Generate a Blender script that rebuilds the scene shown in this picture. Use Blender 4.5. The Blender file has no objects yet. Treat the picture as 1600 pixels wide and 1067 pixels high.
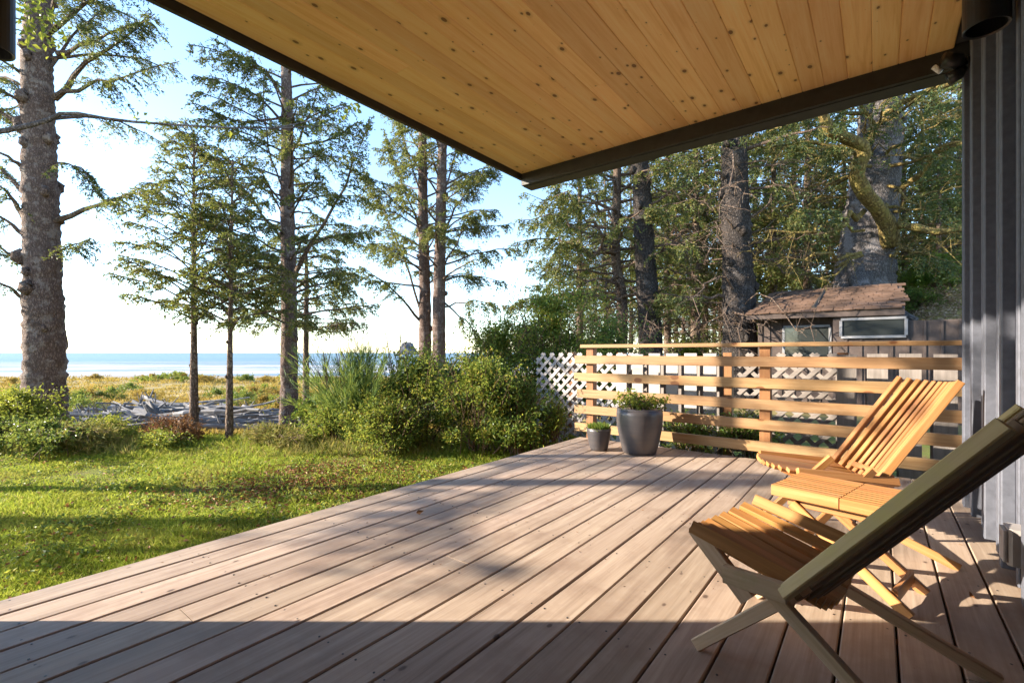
import bpy, math, random
import numpy as np
from mathutils import Vector, Matrix
random.seed(7); rng = np.random.default_rng(7)
SC = bpy.context.scene; COL = SC.collection
rad = math.radians

# ---------------------------------------------------------------- camera, sky, sun, exposure
YAW = rad(37.9); FPX = 735.0; EYE = 0.95
RX, RY = math.cos(YAW), math.sin(YAW)          # view right
FX, FY = -math.sin(YAW), math.cos(YAW)         # view forward
cam = bpy.data.cameras.new("camera"); camo = bpy.data.objects.new("camera", cam); COL.objects.link(camo)
camo.location = (0, 0, EYE); camo.rotation_euler = (rad(90), 0, YAW)
cam.sensor_width = 36; cam.lens = 36*FPX/1600; cam.shift_y = 17.5/1600
cam.clip_start = 0.02; cam.clip_end = 60000
SC.camera = camo

SUN_EL = rad(21); SUN_DIR = Vector((-RX*math.cos(SUN_EL), -RY*math.cos(SUN_EL), math.sin(SUN_EL)))  # towards the sun
world = bpy.data.worlds.new("World"); SC.world = world; world.use_nodes = True
nt = world.node_tree; nt.nodes.clear()
sky = nt.nodes.new("ShaderNodeTexSky"); sky.sky_type = 'NISHITA'; sky.sun_disc = False
sky.sun_elevation = SUN_EL; sky.sun_rotation = math.atan2(SUN_DIR.x, SUN_DIR.y)
sky.altitude = 0; sky.air_density = 1.0; sky.dust_density = 0.15; sky.ozone_density = 2.5
bg = nt.nodes.new("ShaderNodeBackground"); bg.inputs['Strength'].default_value = 0.085
wo = nt.nodes.new("ShaderNodeOutputWorld")
nt.links.new(sky.outputs[0], bg.inputs[0]); nt.links.new(bg.outputs[0], wo.inputs[0])
sl = bpy.data.lights.new("sun", 'SUN'); sl.energy = 2.8; sl.angle = rad(0.53); sl.color = (1.0, 0.87, 0.69)
so = bpy.data.objects.new("sun", sl); COL.objects.link(so)
so.rotation_euler = SUN_DIR.to_track_quat('Z', 'Y').to_euler()
SC.view_settings.view_transform = 'Standard'; SC.view_settings.look = 'None'
SC.view_settings.exposure = 2.75; SC.view_settings.gamma = 1.0; SC.view_settings.use_curve_mapping = False
SC.render.engine = 'CYCLES'
try:
    SC.cycles.use_denoising = True; SC.cycles.max_bounces = 8; SC.cycles.diffuse_bounces = 5
    SC.cycles.transparent_max_bounces = 8; SC.cycles.sample_clamp_indirect = 6
except Exception: pass

def V(px, py, d):                               # the point at depth d (m) seen in that direction
    r = (px-800)/FPX*d
    return Vector((r*RX+d*FX, r*RY+d*FY, EYE-(py-551)/FPX*d))
def W(r, d, z=0.0): return Vector((r*RX+d*FX, r*RY+d*FY, z))

# ---------------------------------------------------------------- materials
MATS = {}
class NB:
    def __init__(s, name):
        s.m = bpy.data.materials.new(name); s.m.use_nodes = True; s.t = s.m.node_tree
        s.b = s.t.nodes['Principled BSDF']; s.out = s.t.nodes['Material Output']
    def n(s, ty, **kw):
        x = s.t.nodes.new(ty)
        for k, v in kw.items():
            if k in x.inputs.keys(): x.inputs[k].default_value = v
            else: setattr(x, k, v)
        return x
    def l(s, a, b): s.t.links.new(a, b)
    def coord(s, kind='Object', scale=(1,1,1), rot=(0,0,0)):
        tc = s.n('ShaderNodeTexCoord'); mp = s.n('ShaderNodeMapping')
        mp.inputs['Scale'].default_value = scale; mp.inputs['Rotation'].default_value = rot
        s.l(tc.outputs[kind], mp.inputs['Vector']); return mp.outputs['Vector']
    def noise(s, vec, scale=5, detail=4, rough=.55, dist=0):
        x = s.n('ShaderNodeTexNoise'); x.inputs['Scale'].default_value = scale; x.inputs['Detail'].default_value = detail
        x.inputs['Roughness'].default_value = rough; x.inputs['Distortion'].default_value = dist
        if vec is not None: s.l(vec, x.inputs['Vector'])
        return x.outputs['Fac']
    def ramp(s, fac, stops):
        x = s.n('ShaderNodeValToRGB'); e = x.color_ramp.elements
        while len(e) > 2: e.remove(e[-1])
        while len(e) < len(stops): e.new(.5)
        for i, (p, c) in enumerate(stops):
            e[i].position = p; e[i].color = (*c, 1) if len(c) == 3 else c
        s.l(fac, x.inputs[0]); return x.outputs[0]
    def mix(s, fac, a, b, mode='MIX'):
        x = s.n('ShaderNodeMix', data_type='RGBA', blend_type=mode)
        for v, i in ((fac, 0), (a, 6), (b, 7)):
            if isinstance(v, (int, float)): x.inputs[i].default_value = v
            elif isinstance(v, tuple): x.inputs[i].default_value = (*v, 1)
            else: s.l(v, x.inputs[i])
        return x.outputs[2]
    def math(s, op, a, b=0.0, c=0.0):
        x = s.n('ShaderNodeMath', operation=op)
        for v, i in ((a, 0), (b, 1), (c, 2)):
            if isinstance(v, (int, float)): x.inputs[i].default_value = v
            else: s.l(v, x.inputs[i])
        return x.outputs[0]
    def bump(s, h, strength=.3, dist=.01):
        x = s.n('ShaderNodeBump'); x.inputs['Strength'].default_value = strength; x.inputs['Distance'].default_value = dist
        s.l(h, x.inputs['Height']); s.l(x.outputs[0], s.b.inputs['Normal'])
    def col(s, c):
        if isinstance(c, tuple): s.b.inputs['Base Color'].default_value = (*c, 1)
        else: s.l(c, s.b.inputs['Base Color'])
    def fin(s, rough=.6, spec=.5, metal=0):
        if isinstance(rough, (int, float)): s.b.inputs['Roughness'].default_value = rough
        else: s.l(rough, s.b.inputs['Roughness'])
        s.b.inputs['Specular IOR Level'].default_value = spec; s.b.inputs['Metallic'].default_value = metal
        return s.m
    def rnd(s):
        return s.n('ShaderNodeObjectInfo').outputs['Random']
    def island(s):
        return s.n('ShaderNodeNewGeometry').outputs['Random Per Island']

def wood(name, cols, axis=1, grain=1.0, rough=.55, knots=None, per_obj=.25, stain=None, spec=.4, bump=.25):
    b = NB(name); sc = [14, 14, 14]; sc[axis] = 0.9
    tc = b.n('ShaderNodeTexCoord'); off = b.n('ShaderNodeVectorMath', operation='ADD')
    sc_ = b.n('ShaderNodeVectorMath', operation='SCALE'); cmb = b.n('ShaderNodeCombineXYZ'); r = b.rnd()
    for i in range(3): b.l(r, cmb.inputs[i])
    b.l(cmb.outputs[0], sc_.inputs[0]); sc_.inputs['Scale'].default_value = 37.0
    b.l(tc.outputs['Object'], off.inputs[0]); b.l(sc_.outputs[0], off.inputs[1])
    mp = b.n('ShaderNodeMapping'); mp.inputs['Scale'].default_value = sc; b.l(off.outputs[0], mp.inputs[0])
    g = b.noise(mp.outputs[0], 2.2*grain, 6, .62, .6)
    sc2 = [60, 60, 60]; sc2[axis] = 1.2
    mp2 = b.n('ShaderNodeMapping'); mp2.inputs['Scale'].default_value = sc2; b.l(off.outputs[0], mp2.inputs[0])
    g2 = b.noise(mp2.outputs[0], 2.5*grain, 3, .6)
    gg = b.math('ADD', b.math('MULTIPLY', g, .7), b.math('MULTIPLY', g2, .3))
    c = b.ramp(gg, [(.3, cols[0]), (.5, cols[1]), (.72, cols[2])])
    hv = b.n('ShaderNodeHueSaturation'); b.l(c, hv.inputs['Color'])
    b.l(b.math('ADD', 1-per_obj/2, b.math('MULTIPLY', r, per_obj)), hv.inputs['Value'])
    hfr = b.math('FRACT', b.math('MULTIPLY', r, 7.31))
    b.l(b.math('ADD', .495, b.math('MULTIPLY', hfr, .012)), hv.inputs['Hue'])
    c = hv.outputs[0]
    if knots:
        sp_ = b.n('ShaderNodeSeparateXYZ'); b.l(off.outputs[0], sp_.inputs[0]); cb_ = b.n('ShaderNodeCombineXYZ')
        b.l(b.math('MULTIPLY', sp_.outputs[axis], .62), cb_.inputs[0]); b.l(sp_.outputs[0 if axis == 1 else 2], cb_.inputs[1])
        vo = b.n('ShaderNodeTexVoronoi'); vo.voronoi_dimensions = '2D'; vo.inputs['Scale'].default_value = knots[0]; b.l(cb_.outputs[0], vo.inputs['Vector'])
        nz = b.noise(off.outputs[0], 30, 2)
        dd = b.math('ADD', vo.outputs['Distance'], b.math('MULTIPLY', b.math('SUBTRACT', nz, .5), .05))
        sep = b.n('ShaderNodeSeparateColor'); b.l(vo.outputs['Color'], sep.inputs[0])
        size = b.math('MULTIPLY', b.math('POWER', sep.outputs[0], 2.4), knots[1])
        dark = b.math('SMOOTH_MIN', b.math('MAXIMUM', b.math('DIVIDE', b.math('SUBTRACT', size, dd), .03), 0), 1, .1)
        halo = b.math('MINIMUM', b.math('MAXIMUM', b.math('DIVIDE', b.math('SUBTRACT', b.math('MULTIPLY', size, 2.2), dd), .12), 0), 1)
        c = b.mix(b.math('MULTIPLY', halo, .35), c, knots[3]); c = b.mix(b.math('MULTIPLY', dark, .9), c, knots[2])
    if stain:
        n3 = b.noise(off.outputs[0], stain[0], 5, .65)
        f = b.math('MINIMUM', b.math('MAXIMUM', b.math('MULTIPLY', b.math('SUBTRACT', n3, stain[1]), stain[2]), 0), 1)
        c = b.mix(b.math('MULTIPLY', f, stain[4] if len(stain) > 4 else .8), c, stain[3])
    b.col(c); b.bump(gg, bump, .004)
    return b.fin(b.math('ADD', rough-.12, b.math('MULTIPLY', g, .24)), spec)

M = {}
M['deck'] = wood('deck_wood', [(.235,.168,.125), (.36,.273,.213), (.475,.38,.305)], 1, .8, .62, knots=(5.5, .07, (.09,.055,.04), (.24,.16,.12)), per_obj=.30, stain=(2.4, .50, 5, (.20,.13,.095), .6))
M['ceiling'] = wood('ceiling_pine', [(.80,.44,.155), (.91,.565,.245), (.95,.68,.35)], 1, .7, .42, knots=(8.5, .135, (.17,.07,.025), (.52,.28,.10)), per_obj=.22, bump=.12)
M['cedar'] = wood('cedar_rail', [(.22,.115,.05), (.32,.19,.09), (.41,.27,.145)], 0, .8, .55, knots=(4.2, .14, (.16,.06,.02), (.36,.16,.05)), per_obj=.18)
M['cedar_post'] = wood('cedar_post_wood', [(.18,.075,.028), (.26,.12,.048), (.33,.17,.07)], 2, .8, .6, per_obj=.2)
M['teak'] = wood('teak', [(.25,.10,.032), (.36,.165,.058), (.47,.26,.115)], 0, .7, .42, per_obj=.30, spec=.5, bump=.15)
M['teak_old'] = wood('weathered_teak', [(.56,.40,.18), (.72,.55,.26), (.80,.66,.36)], 0, .9, .6, per_obj=.25, stain=(4, .44, 4, (.64,.55,.12), .7))
M['teak_leg'] = wood('sun_bleached_teak', [(.42,.28,.17), (.60,.42,.27), (.70,.53,.37)], 0, .9, .6, per_obj=.25, stain=(4, .60, 5, (.30,.29,.10), .6))
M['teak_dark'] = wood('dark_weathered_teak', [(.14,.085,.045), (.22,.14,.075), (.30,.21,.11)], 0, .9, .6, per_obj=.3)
M['teak_seat'] = wood('half_weathered_teak', [(.26,.115,.036), (.40,.19,.06), (.50,.27,.10)], 0, .8, .5, per_obj=.3)
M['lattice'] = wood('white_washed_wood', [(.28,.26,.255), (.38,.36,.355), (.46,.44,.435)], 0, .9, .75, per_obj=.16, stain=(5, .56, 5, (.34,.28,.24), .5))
M['lattice_shaded'] = wood('shaded_lattice_wood', [(.17,.145,.135), (.25,.22,.205), (.32,.285,.27)], 0, .9, .75, per_obj=.25)  # white lattice darkened in colour to stand in for the railing's shade
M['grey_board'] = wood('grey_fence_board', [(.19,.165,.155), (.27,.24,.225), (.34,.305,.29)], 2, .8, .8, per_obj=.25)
M['driftwood'] = wood('driftwood_grey', [(.06,.058,.062), (.15,.145,.15), (.27,.265,.275)], 0, .7, .85, per_obj=.6, bump=.6)

def simple(name, c, rough=.5, spec=.5, metal=0, nscale=8, namt=.25, bump=.1):
    b = NB(name); v = b.coord(); n = b.noise(v, nscale, 5, .6)
    lo = tuple(x*(1-namt) for x in c); hi = tuple(min(1, x*(1+namt)) for x in c)
    b.col(b.ramp(n, [(.3, lo), (.7, hi)])); b.bump(n, bump, .004)
    return b.fin(rough, spec, metal)
M['charcoal'] = simple('charcoal_siding', (.100,.108,.138), .55, .4, 0, 30, .18, .12)
M['fascia'] = simple('dark_bronze_fascia', (.035,.032,.030), .5, .45, 0, 12, .25, .08)
M['black'] = simple('black_metal', (.012,.012,.014), .35, .5, 0, 20, .2, .03)
M['roofing'] = simple('roof_membrane', (.06,.06,.06), .8)
M['white'] = simple('white_plastic', (.75,.74,.72), .4, .5, 0, 20, .05, .02)
M['greywhite'] = simple('old_white_paint', (.22,.22,.23), .6, .4, 0, 9, .15, .1)
M['bounce_paint'] = simple('pale_bounce_boards', (.68,.60,.50), .6, .4, 0, 12, .08, .1)  # for unseen porch walls, colour made pale to bounce fill light inside
M['greybox'] = simple('grey_plastic', (.33,.31,.31), .5, .5, 0, 10, .08, .02)
M['soil'] = simple('potting_soil', (.035,.022,.014), .95, .2, 0, 60, .5, .6)
M['cottage_wall'] = simple('dark_brown_boards', (.075,.056,.049), .8, .3, 0, 6, .35, .2)
M['rock'] = simple('sea_rock', (.10,.10,.11), .9, .2, 0, .02, .35, .2)

b = NB('glazed_pot'); v = b.coord('Object', (1,1,1)); n = b.noise(v, 4, 5, .6); n2 = b.noise(b.coord('Object', (1,1,9)), 3, 3)
b.col(b.ramp(b.math('ADD', b.math('MULTIPLY', n, .6), b.math('MULTIPLY', n2, .4)), [(.3, (.045,.045,.055)), (.55, (.085,.075,.078)), (.75, (.13,.095,.075))]))
b.bump(n2, .12, .004); M['pot'] = b.fin(b.math('ADD', .28, b.math('MULTIPLY', n, .25)), .6, .25)

b = NB('window_glass'); b.col((.03,.035,.035)); M['glass'] = b.fin(.06, .7)

def leafmat(name, stops, trans=.35, rough=.55, nz=None, spec=.2, tc=((.34,.36,.06), .5)):
    b = NB(name); c = b.ramp(b.island(), stops)
    if nz:
        n = b.noise(b.coord('Object'), nz[0], 2); f = b.math('MINIMUM', b.math('MAXIMUM', b.math('MULTIPLY', b.math('SUBTRACT', n, nz[1]), 6), 0), 1)
        c = b.mix(b.math('MULTIPLY', f, nz[3]), c, nz[2])
    b.col(c); b.fin(rough, spec)
    tr = b.n('ShaderNodeBsdfTranslucent'); b.l(b.mix(tc[1], c, tc[0], 'MIX'), tr.inputs[0])
    mx = b.n('ShaderNodeMixShader'); mx.inputs[0].default_value = trans
    b.l(b.b.outputs[0], mx.inputs[1]); b.l(tr.outputs[0], mx.inputs[2]); b.l(mx.outputs[0], b.out.inputs[0])
    return b.m
M['needle'] = leafmat('spruce_needles', [(0, (.042,.064,.022)), (.4, (.076,.112,.036)), (.75, (.145,.165,.05)), (1, (.26,.19,.07))], .34, .5, (1.3, .58, (.20,.13,.06), .5))
M['needle_dark'] = leafmat('dark_spruce_needles', [(0, (.032,.054,.026)), (.5, (.06,.096,.038)), (.9, (.125,.142,.05)), (1, (.22,.15,.06))], .32, .5, (.9, .58, (.20,.125,.06), .55))
M['leaf'] = leafmat('shrub_leaves', [(0, (.055,.10,.018)), (.3, (.10,.18,.03)), (.65, (.19,.26,.045)), (.92, (.42,.37,.06)), (1, (.34,.18,.06))], .48, .42)
M['leaf_dark'] = leafmat('dark_glossy_leaves', [(0, (.035,.075,.018)), (.45, (.08,.155,.034)), (.85, (.17,.24,.05)), (1, (.30,.22,.06))], .4, .35)
M['leaf_yel'] = leafmat('yellow_green_leaves', [(0, (.10,.14,.018)), (.5, (.20,.23,.025)), (1, (.36,.34,.04))], .45, .45)
M['fern'] = leafmat('fern_fronds', [(0, (.04,.09,.012)), (.6, (.09,.17,.02)), (1, (.17,.24,.03))], .4, .45)
M['broom'] = leafmat('broom_stems', [(0, (.06,.13,.035)), (.6, (.11,.19,.05)), (1, (.19,.26,.08))], .35, .55)
M['grass'] = leafmat('grass_blades', [(0, (.14,.23,.018)), (.5, (.27,.36,.028)), (.88, (.40,.42,.06)), (1, (.45,.35,.13))], .45, .5, (.9, .58, (.36,.30,.09), .55))
M['drygrass'] = leafmat('dry_grass', [(0, (.13,.18,.035)), (.5, (.25,.25,.06)), (1, (.40,.31,.13))], .35, .6, tc=((.38,.32,.09), .4))
M['scrub'] = leafmat('dune_scrub_leaves', [(0, (.17,.125,.03)), (.4, (.33,.24,.05)), (.8, (.46,.33,.08)), (1, (.28,.14,.05))], .35, .6, (.2, .58, (.12,.12,.035), .6), tc=((.45,.33,.07), .4))
M['litter'] = leafmat('fallen_leaves', [(0, (.10,.045,.02)), (.5, (.19,.085,.035)), (1, (.34,.18,.06))], .2, .6, tc=((.3,.15,.06), .3))
M['duff'] = leafmat('bank_duff', [(0, (.26,.16,.10)), (.5, (.46,.33,.22)), (1, (.58,.46,.34))], .2, .8, tc=((.4,.3,.2), .2))
M['moss'] = leafmat('moss_tufts', [(0, (.10,.085,.02)), (.6, (.17,.13,.03)), (1, (.26,.19,.06))], .25, .8)

def bark(name, c0, c1, c2, scale=14, lichen=None, bs=.9):
    b = NB(name); v = b.coord('Object', (1,1,.45)); vo = b.n('ShaderNodeTexVoronoi', feature='DISTANCE_TO_EDGE')
    vo.inputs['Scale'].default_value = scale; nz = b.noise(v, scale*.7, 5, .65)
    w = b.n('ShaderNodeVectorMath', operation='ADD'); s_ = b.n('ShaderNodeVectorMath', operation='SCALE'); s_.inputs['Scale'].default_value = 2.2/scale
    nn = b.n('ShaderNodeTexNoise'); nn.inputs['Scale'].default_value = scale*.8; nn.inputs['Detail'].default_value = 4; b.l(v, nn.inputs['Vector'])
    b.l(nn.outputs['Color'], s_.inputs[0]); b.l(v, w.inputs[0]); b.l(s_.outputs[0], w.inputs[1]); b.l(w.outputs[0], vo.inputs['Vector'])
    e = b.math('MINIMUM', b.math('MULTIPLY', vo.outputs['Distance'], 3.2), 1)
    h = b.math('ADD', b.math('MULTIPLY', e, .6), b.math('MULTIPLY', nz, .5))
    c = b.ramp(h, [(.2, c0), (.55, c1), (.95, c2)])
    if lichen:
        n2 = b.noise(b.coord('Object'), lichen[0], 5, .7)
        c = b.mix(b.math('MINIMUM', b.math('MAXIMUM', b.math('MULTIPLY', b.math('SUBTRACT', n2, lichen[1]), 8), 0), lichen[3]), c, lichen[2])
    b.col(c); b.bump(h, bs, .03); return b.fin(.9, .2)
M['bark'] = bark('spruce_bark', (.075,.05,.042), (.15,.105,.09), (.215,.16,.14), 30, (6, .53, (.29,.245,.22), .6), .7)
M['bark_thin'] = bark('young_spruce_bark', (.06,.04,.03), (.15,.105,.08), (.24,.18,.14), 26, (7, .56, (.27,.22,.16), .5))
M['bark_grey'] = bark('grey_spruce_bark', (.022,.018,.016), (.050,.042,.039), (.085,.073,.068), 24, (2.0, .57, (.13,.115,.11), .5), .9)
M['bark_pale'] = bark('pale_spruce_bark', (.05,.044,.043), (.105,.094,.093), (.17,.155,.153), 22, (1.6, .52, (.26,.24,.245), .6), .8)
M['bark_moss'] = bark('mossy_limb_bark', (.07,.05,.02), (.16,.115,.04), (.25,.19,.07), 12, (4, .5, (.19,.16,.045), .6))
M['stem'] = simple('shrub_stems', (.12,.08,.05), .85, .2, 0, 12, .35, .3)

# ---------------------------------------------------------------- mesh helpers
class MB:
    """gathers shapes into one mesh"""
    def __init__(s): s.v = []; s.f = []
    def box(s, lo, hi, bev=0):
        x0,y0,z0 = lo; x1,y1,z1 = hi; k = len(s.v)
        if bev <= 0:
            s.v += [(x0,y0,z0),(x1,y0,z0),(x1,y1,z0),(x0,y1,z0),(x0,y0,z1),(x1,y0,z1),(x1,y1,z1),(x0,y1,z1)]
            s.f += [tuple(k+i for i in q) for q in ((0,3,2,1),(4,5,6,7),(0,1,5,4),(1,2,6,5),(2,3,7,6),(3,0,4,7))]
        else:
            s.bar(((x0+x1)/2,(y0+y1)/2,z0), ((x0+x1)/2,(y0+y1)/2,z1), x1-x0, y1-y0, Vector((1,0,0)), bev)
        return s
    def bar(s, a, b, w, t, side=None, bev=.003, twist=None):
        """rectangular bar a->b, width w along side, thickness t across; small chamfer"""
        a = Vector(a); b = Vector(b); ax = (b-a).normalized()
        side = Vector(side) if side is not None else Vector((0,0,1)).cross(ax)
        if side.length < 1e-6: side = Vector((1,0,0))
        side = (side - ax*side.dot(ax)).normalized(); up = ax.cross(side)
        hw, ht = w/2, t/2; c = min(bev, hw*.45, ht*.45)
        pr = [(-hw+c,-ht),(hw-c,-ht),(hw,-ht+c),(hw,ht-c),(hw-c,ht),(-hw+c,ht),(-hw,ht-c),(-hw,-ht+c)]
        k = len(s.v)
        for p in (a, b):
            for (x, y) in pr: s.v.append(tuple(p+side*x+up*y))
        for i in range(8):
            j = (i+1) % 8; s.f.append((k+i, k+j, k+8+j, k+8+i))
        s.f.append(tuple(k+i for i in range(7,-1,-1))); s.f.append(tuple(k+8+i for i in range(8)))
        return s
    def tube(s, pts, radii, n=8, jit=0.0, cap=True):
        pts = [Vector(p) for p in pts]; k = len(s.v); ref = Vector((.31,.2,.93))
        for i, p in enumerate(pts):
            t = (pts[min(i+1, len(pts)-1)]-pts[max(i-1, 0)]).normalized()
            u = t.cross(ref)
            if u.length < .05: u = t.cross(Vector((1,0,0)))
            u.normalize(); w = t.cross(u)
            for j in range(n):
                a = 2*math.pi*j/n; r = radii[i]*(1+(random.uniform(-jit, jit) if jit else 0))
                s.v.append(tuple(p+u*(r*math.cos(a))+w*(r*math.sin(a))))
        for i in range(len(pts)-1):
            for j in range(n):
                q = (j+1) % n; s.f.append((k+i*n+j, k+i*n+q, k+(i+1)*n+q, k+(i+1)*n+j))
        if cap:
            s.f.append(tuple(k+j for j in range(n-1,-1,-1))); m = k+(len(pts)-1)*n; s.f.append(tuple(m+j for j in range(n)))
        return s
    def lathe(s, prof, n=32, c=(0,0,0), cap0=True, cap1=True):
        k = len(s.v)
        for (r, z) in prof:
            for j in range(n):
                a = 2*math.pi*j/n; s.v.append((c[0]+r*math.cos(a), c[1]+r*math.sin(a), c[2]+z))
        for i in range(len(prof)-1):
            for j in range(n):
                q = (j+1) % n; s.f.append((k+i*n+j, k+i*n+q, k+(i+1)*n+q, k+(i+1)*n+j))
        if cap0: s.f.append(tuple(k+j for j in range(n-1,-1,-1)))
        if cap1: m = k+(len(prof)-1)*n; s.f.append(tuple(m+j for j in range(n)))
        return s
    def build(s, name, mat, parent=None, smooth=False):
        me = bpy.data.meshes.new(name); me.from_pydata(s.v, [], s.f); me.update()
        if smooth: me.polygons.foreach_set('use_smooth', [True]*len(me.polygons))
        return link(name, me, mat, parent)
def link(name, me, mat, parent=None):
    o = bpy.data.objects.new(name, me); COL.objects.link(o)
    if mat is not None and not me.materials: me.materials.append(mat)
    if parent is not None: o.parent = parent
    return o
def np_mesh(name, verts, k, mat, parent=None, smooth=False):
    """verts (n*k,3): n separate faces of k corners"""
    verts = np.asarray(verts, dtype=np.float32).reshape(-1, 3); nv = len(verts); nf = nv//k
    me = bpy.data.meshes.new(name); me.vertices.add(nv); me.vertices.foreach_set('co', verts.ravel())
    me.loops.add(nv); me.loops.foreach_set('vertex_index', np.arange(nv, dtype=np.int32))
    me.polygons.add(nf); me.polygons.foreach_set('loop_start', np.arange(0, nv, k, dtype=np.int32))
    try: me.polygons.foreach_set('loop_total', np.full(nf, k, dtype=np.int32))
    except Exception: pass
    me.update(calc_edges=True); me.validate()
    return link(name, me, mat, parent)
def tag(o, label=None, cat=None, group=None, kind=None):
    if label: o['label'] = label
    if cat: o['category'] = cat
    if group: o['group'] = group
    if kind: o['kind'] = kind
    return o
def thing(name, label, cat, loc=(0,0,0), rz=0, group=None, kind=None):
    o = bpy.data.objects.new(name, None); COL.objects.link(o); o.location = loc; o.rotation_euler = (0,0,rz)
    o.empty_display_size = .1
    return tag(o, label, cat, group, kind)
def copy_tree(o, parent=None):
    c = o.copy(); COL.objects.link(c)
    if parent: c.parent = parent
    for ch in [x for x in bpy.data.objects if x.parent == o]: copy_tree(ch, c)
    return c
def shift(pts, o): return [tuple(Vector(p)-Vector(o)) for p in pts]

# ---------------------------------------------------------------- terrain, sea
ZD = [-60, 6.2, 7.2, 8.5, 10.5, 14, 20, 30, 50, 72, 84, 110, 160, 400, 3000]
ZZ = [-.30, -.30, -.36, -.55, -.95, -1.25, -1.6, -2.0, -2.6, -3.1, -3.9, -4.75, -5.6, -7, -9]
def sstep(a, b, x): t = np.clip((x-a)/(b-a), 0, 1); return t*t*(3-2*t)
def ground_z(r, d):
    r = np.asarray(r, float); d = np.asarray(d, float)
    sea = np.interp(d, ZD, ZZ)
    s = sstep(-.02, .22, r/np.maximum(d, 4.0))*sstep(420, 160, d)
    land = -.30-.012*np.clip(d-7, 0, 30)
    w = np.sin(r*.9+d*.37)*.5+np.sin(r*.33-d*.71+1.3)*.5
    amp = np.interp(d, [0, 6, 9, 20, 70, 90], [.012, .02, .07, .16, .28, .02])
    z = sea*(1-s)+land*s + w*amp
    bank = 3.9*np.exp(-(((r-13.0)/3.5)**2+((d-12.3)/1.9)**2))      # the bank under the big old spruce
    bank += 1.2*np.exp(-(((r-17)/4)**2+((d-15)/3)**2))
    return z+bank
def gz(r, d): return float(ground_z(r, d))
def to_rd(x, y): return x*RX+y*RY, x*FX+y*FY

rs = np.concatenate([np.linspace(-2500,-120,14), np.linspace(-100,-22,18), np.linspace(-20,24,120), np.linspace(27,110,18), np.linspace(130,2500,14)])
ds = np.concatenate([np.linspace(-40,-3,8), np.linspace(-2,22,120), np.linspace(22.7,60,40), np.linspace(62,170,30), [200,280,400,700,1200,2000,3000]])
RR, DD = np.meshgrid(rs, ds); ZG = ground_z(RR, DD)
vv = np.stack([RR*RX+DD*FX, RR*RY+DD*FY, ZG], -1).reshape(-1,3)
nr, nd = len(rs), len(ds)
fi = [(j*nr+i, j*nr+i+1, (j+1)*nr+i+1, (j+1)*nr+i) for j in range(nd-1) for i in range(nr-1)]
me = bpy.data.meshes.new('ground'); me.from_pydata([tuple(p) for p in vv], [], fi); me.update()
me.polygons.foreach_set('use_smooth', [True]*len(me.polygons))
b = NB('ground_soil'); v = b.coord('Object'); ge = b.n('ShaderNodeNewGeometry'); sx = b.n('ShaderNodeSeparateXYZ'); b.l(ge.outputs['Position'], sx.inputs[0])
dep = b.math('ADD', b.math('MULTIPLY', sx.outputs[0], FX), b.math('MULTIPLY', sx.outputs[1], FY))
n1 = b.noise(v, .5, 6, .65); n2 = b.noise(v, 6, 5, .65); n3 = b.noise(v, .12, 5, .6)
lawn = b.ramp(b.math('ADD', b.math('MULTIPLY', n1, .5), b.math('MULTIPLY', n2, .5)), [(.36, (.075,.105,.02)), (.5, (.12,.135,.03)), (.6, (.13,.085,.04)), (.75, (.17,.10,.05))])
dune = b.ramp(b.math('ADD', b.math('MULTIPLY', n3, .6), b.math('MULTIPLY', n2, .4)), [(.34, (.11,.095,.035)), (.46, (.24,.19,.07)), (.58, (.34,.255,.12)), (.72, (.38,.29,.17))])
sand = b.ramp(n3, [(.3, (.21,.19,.165)), (.7, (.29,.265,.235))])
def dfac(a, c_): return b.math('MINIMUM', b.math('MAXIMUM', b.math('DIVIDE', b.math('SUBTRACT', dep, a), c_-a), 0), 1)
c = b.mix(dfac(7.0, 9.0), lawn, dune); c = b.mix(dfac(74, 82), c, sand)
b.col(c); b.bump(n2, .6, .04); M['ground'] = b.fin(.95, .15)
tag(link('ground', me, M['ground']), kind='structure')

def grid_sheet(name, rs, ds, zf, mat, smooth=True):
    RR, DD = np.meshgrid(rs, ds); Z = zf(RR, DD); nr, nd = len(rs), len(ds)
    vv = np.stack([RR*RX+DD*FX, RR*RY+DD*FY, Z], -1).reshape(-1,3)
    fi = [(j*nr+i, j*nr+i+1, (j+1)*nr+i+1, (j+1)*nr+i) for j in range(nd-1) for i in range(nr-1)]
    me = bpy.data.meshes.new(name); me.from_pydata([tuple(p) for p in vv], [], fi); me.update()
    me.polygons.foreach_set('use_smooth', [smooth]*len(me.polygons)); return link(name, me, mat)
b = NB('sea_water'); ge = b.n('ShaderNodeNewGeometry'); sx = b.n('ShaderNodeSeparateXYZ'); b.l(ge.outputs['Position'], sx.inputs[0])
dep = b.math('ADD', b.math('MULTIPLY', sx.outputs[0], FX), b.math('MULTIPLY', sx.outputs[1], FY))
v = b.coord('Object', (1,1,1), (0,0,-YAW)); mp = b.n('ShaderNodeMapping'); mp.inputs['Scale'].default_value = (.12,1,1); b.l(v, mp.inputs[0])
n1 = b.noise(mp.outputs[0], .045, 6, .7, .8); n2 = b.noise(mp.outputs[0], .25, 5, .7)
near = b.math('MINIMUM', b.math('MAXIMUM', b.math('DIVIDE', b.math('SUBTRACT', 520, dep), 330), 0), 1)
foam = b.math('ADD', b.math('ADD', b.math('MULTIPLY', near, .31), b.math('MULTIPLY', n1, .75)), b.math('MULTIPLY', n2, .25))
f = b.math('MINIMUM', b.math('MAXIMUM', b.math('MULTIPLY', b.math('SUBTRACT', foam, .72), 7), 0), 1)
water = b.ramp(n1, [(.35, (.045,.095,.135)), (.7, (.10,.15,.18))])
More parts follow.
